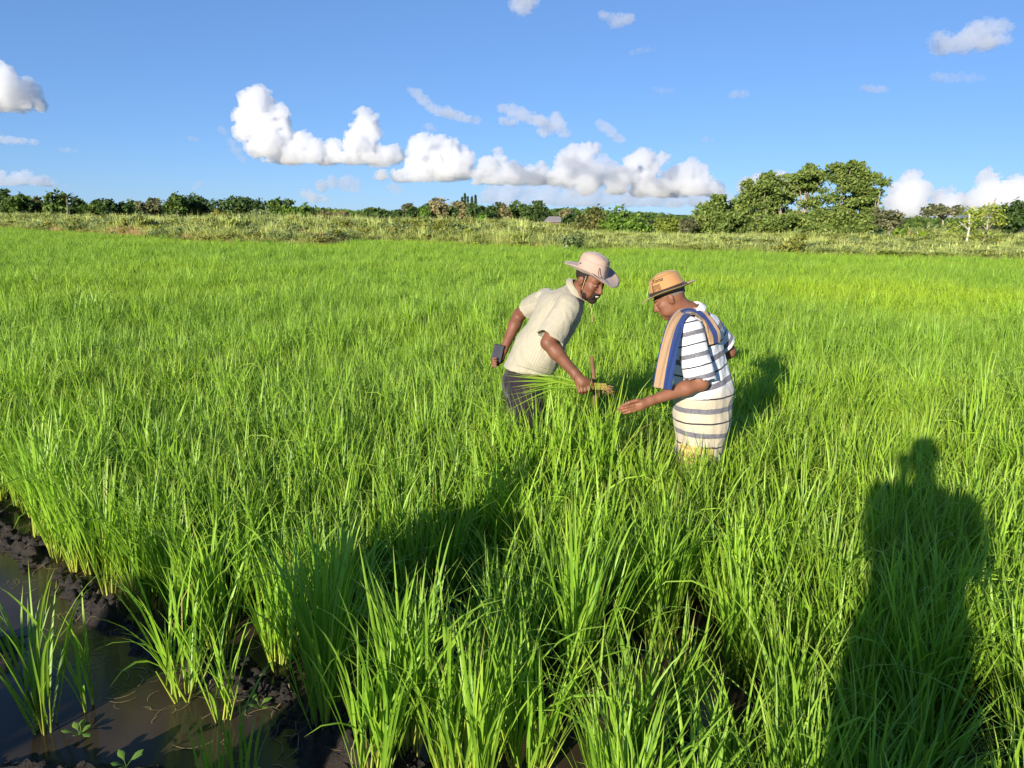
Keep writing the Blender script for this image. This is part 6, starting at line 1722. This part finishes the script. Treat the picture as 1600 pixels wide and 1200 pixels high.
link('cloth', np_mesh('cloth', V - np.array([1.07, 4.93, 1.40]), np.array(Fq), True, {'cu': np.array(col)}), m_towel, tw)

# ------------------------------------------------------------ people on the footpath whose shadows fall into the picture
m_shirt3 = cloth('navy_shirt', c_plain((0.05, 0.07, 0.13))); m_shirt4 = cloth('white_shirt', c_plain((0.6, 0.6, 0.58), 0.08)); m_jeans = cloth('jeans', c_plain((0.05, 0.06, 0.09)))
def standing(base, face_to, height, arms, label, shirt, left_out=None):
    base = np.asarray(base, float); k = height / 1.75
    root = empty('person', base); tag(root, label, 'person')
    f = unit(np.array([face_to[0], face_to[1], 0.0])); l = np.array([-f[1], f[0], 0]); u = np.array([0, 0, 1.0])
    G = lambda a, b, c: (f * a + l * b + u * c) * k
    S, T, Q = Sculpt(), Sculpt(), Sculpt()
    S.cap(G(0, 0, 0.95), G(0.0, 0, 1.35), 0.12 * k, 0.13 * k, flat=l, ff=1.25); S.cap(G(0, 0.17, 1.41), G(0, -0.17, 1.41), 0.055 * k, k=0.05)
    T.cap(G(0, 0, 0.82), G(0.0, 0, 1.34), 0.150 * k, 0.140 * k, flat=l, ff=1.22); T.cap(G(0, 0.18, 1.40), G(0, -0.18, 1.40), 0.075 * k, k=0.05)
    S.cap(G(0, 0, 1.40), G(0.01, 0, 1.58), 0.06 * k, 0.055 * k, 0.03)
    head_prims(S, G(0.025, 0, 1.635), f * 0.97 + u * -0.2, sc=k)
    for s in (1, -1):
        S.chain([G(0, 0.10 * s, 0.92), G(0.02, 0.11 * s, 0.5), G(0, 0.12 * s, 0.06)], [0.09 * k, 0.06 * k, 0.042 * k], 0.03); S.cap(G(0, 0.12 * s, 0.05), G(0.16, 0.14 * s, 0.035), 0.04 * k, 0.032 * k, 0.02)
        Q.chain([G(0, 0.09 * s, 0.95), G(0.02, 0.11 * s, 0.5), G(0, 0.12 * s, 0.10)], [0.125 * k, 0.09 * k, 0.075 * k], 0.03)
        sh_, el_, wr_ = G(0, 0.19 * s, 1.40), G(*[arms[0][0], (arms[0][1] if s < 0 else (left_out or arms[0][1])) * s, arms[0][2]]), G(*[arms[1][0], arms[1][1] * s, arms[1][2]])
        S.chain([sh_, el_, wr_], [0.052 * k, 0.043 * k, 0.028 * k], 0.02); T.cap(sh_, sh_ + (el_ - sh_) * 0.8, 0.078 * k, 0.078 * k, 0.03)
        hd = unit(wr_ - el_); S.ell(wr_ + hd * 0.045, (0.035 * k, 0.028 * k, 0.035 * k), None, 0.012)
        for q in range(4): finger(S, [wr_ + hd * 0.06 + u * (0.02 - 0.014 * q), wr_ + hd * 0.10 + u * (0.022 - 0.014 * q), wr_ + hd * 0.125 - l * s * 0.025 + u * (0.022 - 0.014 * q)], 0.009, 0.007)
        finger(S, [wr_ + hd * 0.02 + u * 0.02, wr_ + hd * 0.05 + u * 0.045 - l * s * 0.02, wr_ + hd * 0.085 + u * 0.05 - l * s * 0.03], 0.011, 0.008)
    link('body', np_mesh('body', *S.build(0.008)), m_skin2, root)
    link('shirt', np_mesh('shirt', *T.build(0.011, disp=folds(31, 0.008, 8, (1, 1, 0.6)))), shirt, root)
    link('trousers', np_mesh('trousers', *Q.build(0.012, disp=folds(35, 0.008, 8, (1, 1, 0.6)))), m_jeans, root)
    F_, L_, U_ = frame(f * 0.97 + u * -0.2); A = np.array([F_, L_, U_]); c = G(0.025, 0, 1.635)
    H = Sculpt(); H.ell(c + (U_ * 0.045 - F_ * 0.016) * k, np.array([0.112, 0.096, 0.098]) * k, A, 0.01); H.ell(c + F_ * 0.12, (0.09, 0.2, 0.2), A, 0.006, True); H.ell(c - U_ * 0.08, (0.2, 0.2, 0.07), A, 0.006, True)
    link('hair', np_mesh('hair', *H.build(0.008)), m_hair, root)
    return root
PZ = 0.48
standing((-0.23, -0.62, PZ), (0.42, 1), 1.80, ((0.16, 0.22, 1.15), (0.42, 0.07, 1.40)), 'photographer standing on the footpath behind the camera, holding up a phone', m_shirt3, 0.13)
ph2 = link('phone', box_mesh('phone', (-0.08, -0.0045, -0.038), (0.08, 0.0045, 0.038)), m_black, loc=(-0.03, -0.055, 1.985)); ph2.rotation_euler = (R(-12), 0, 0)
tag(ph2, 'phone held up sideways by the photographer', 'phone')
standing((-1.90, 0.60, 0.02), (0.5, 1), 1.72, ((-0.02, 0.26, 1.10), (0.06, 0.24, 0.86)), 'companion standing at the water edge left of the photographer', m_shirt4)
standing((-4.30, -1.45, 0.30), (0.4, 1), 1.70, ((-0.02, 0.25, 1.10), (0.07, 0.24, 0.86)), 'companion standing on the footpath farther to the left', m_shirt3)
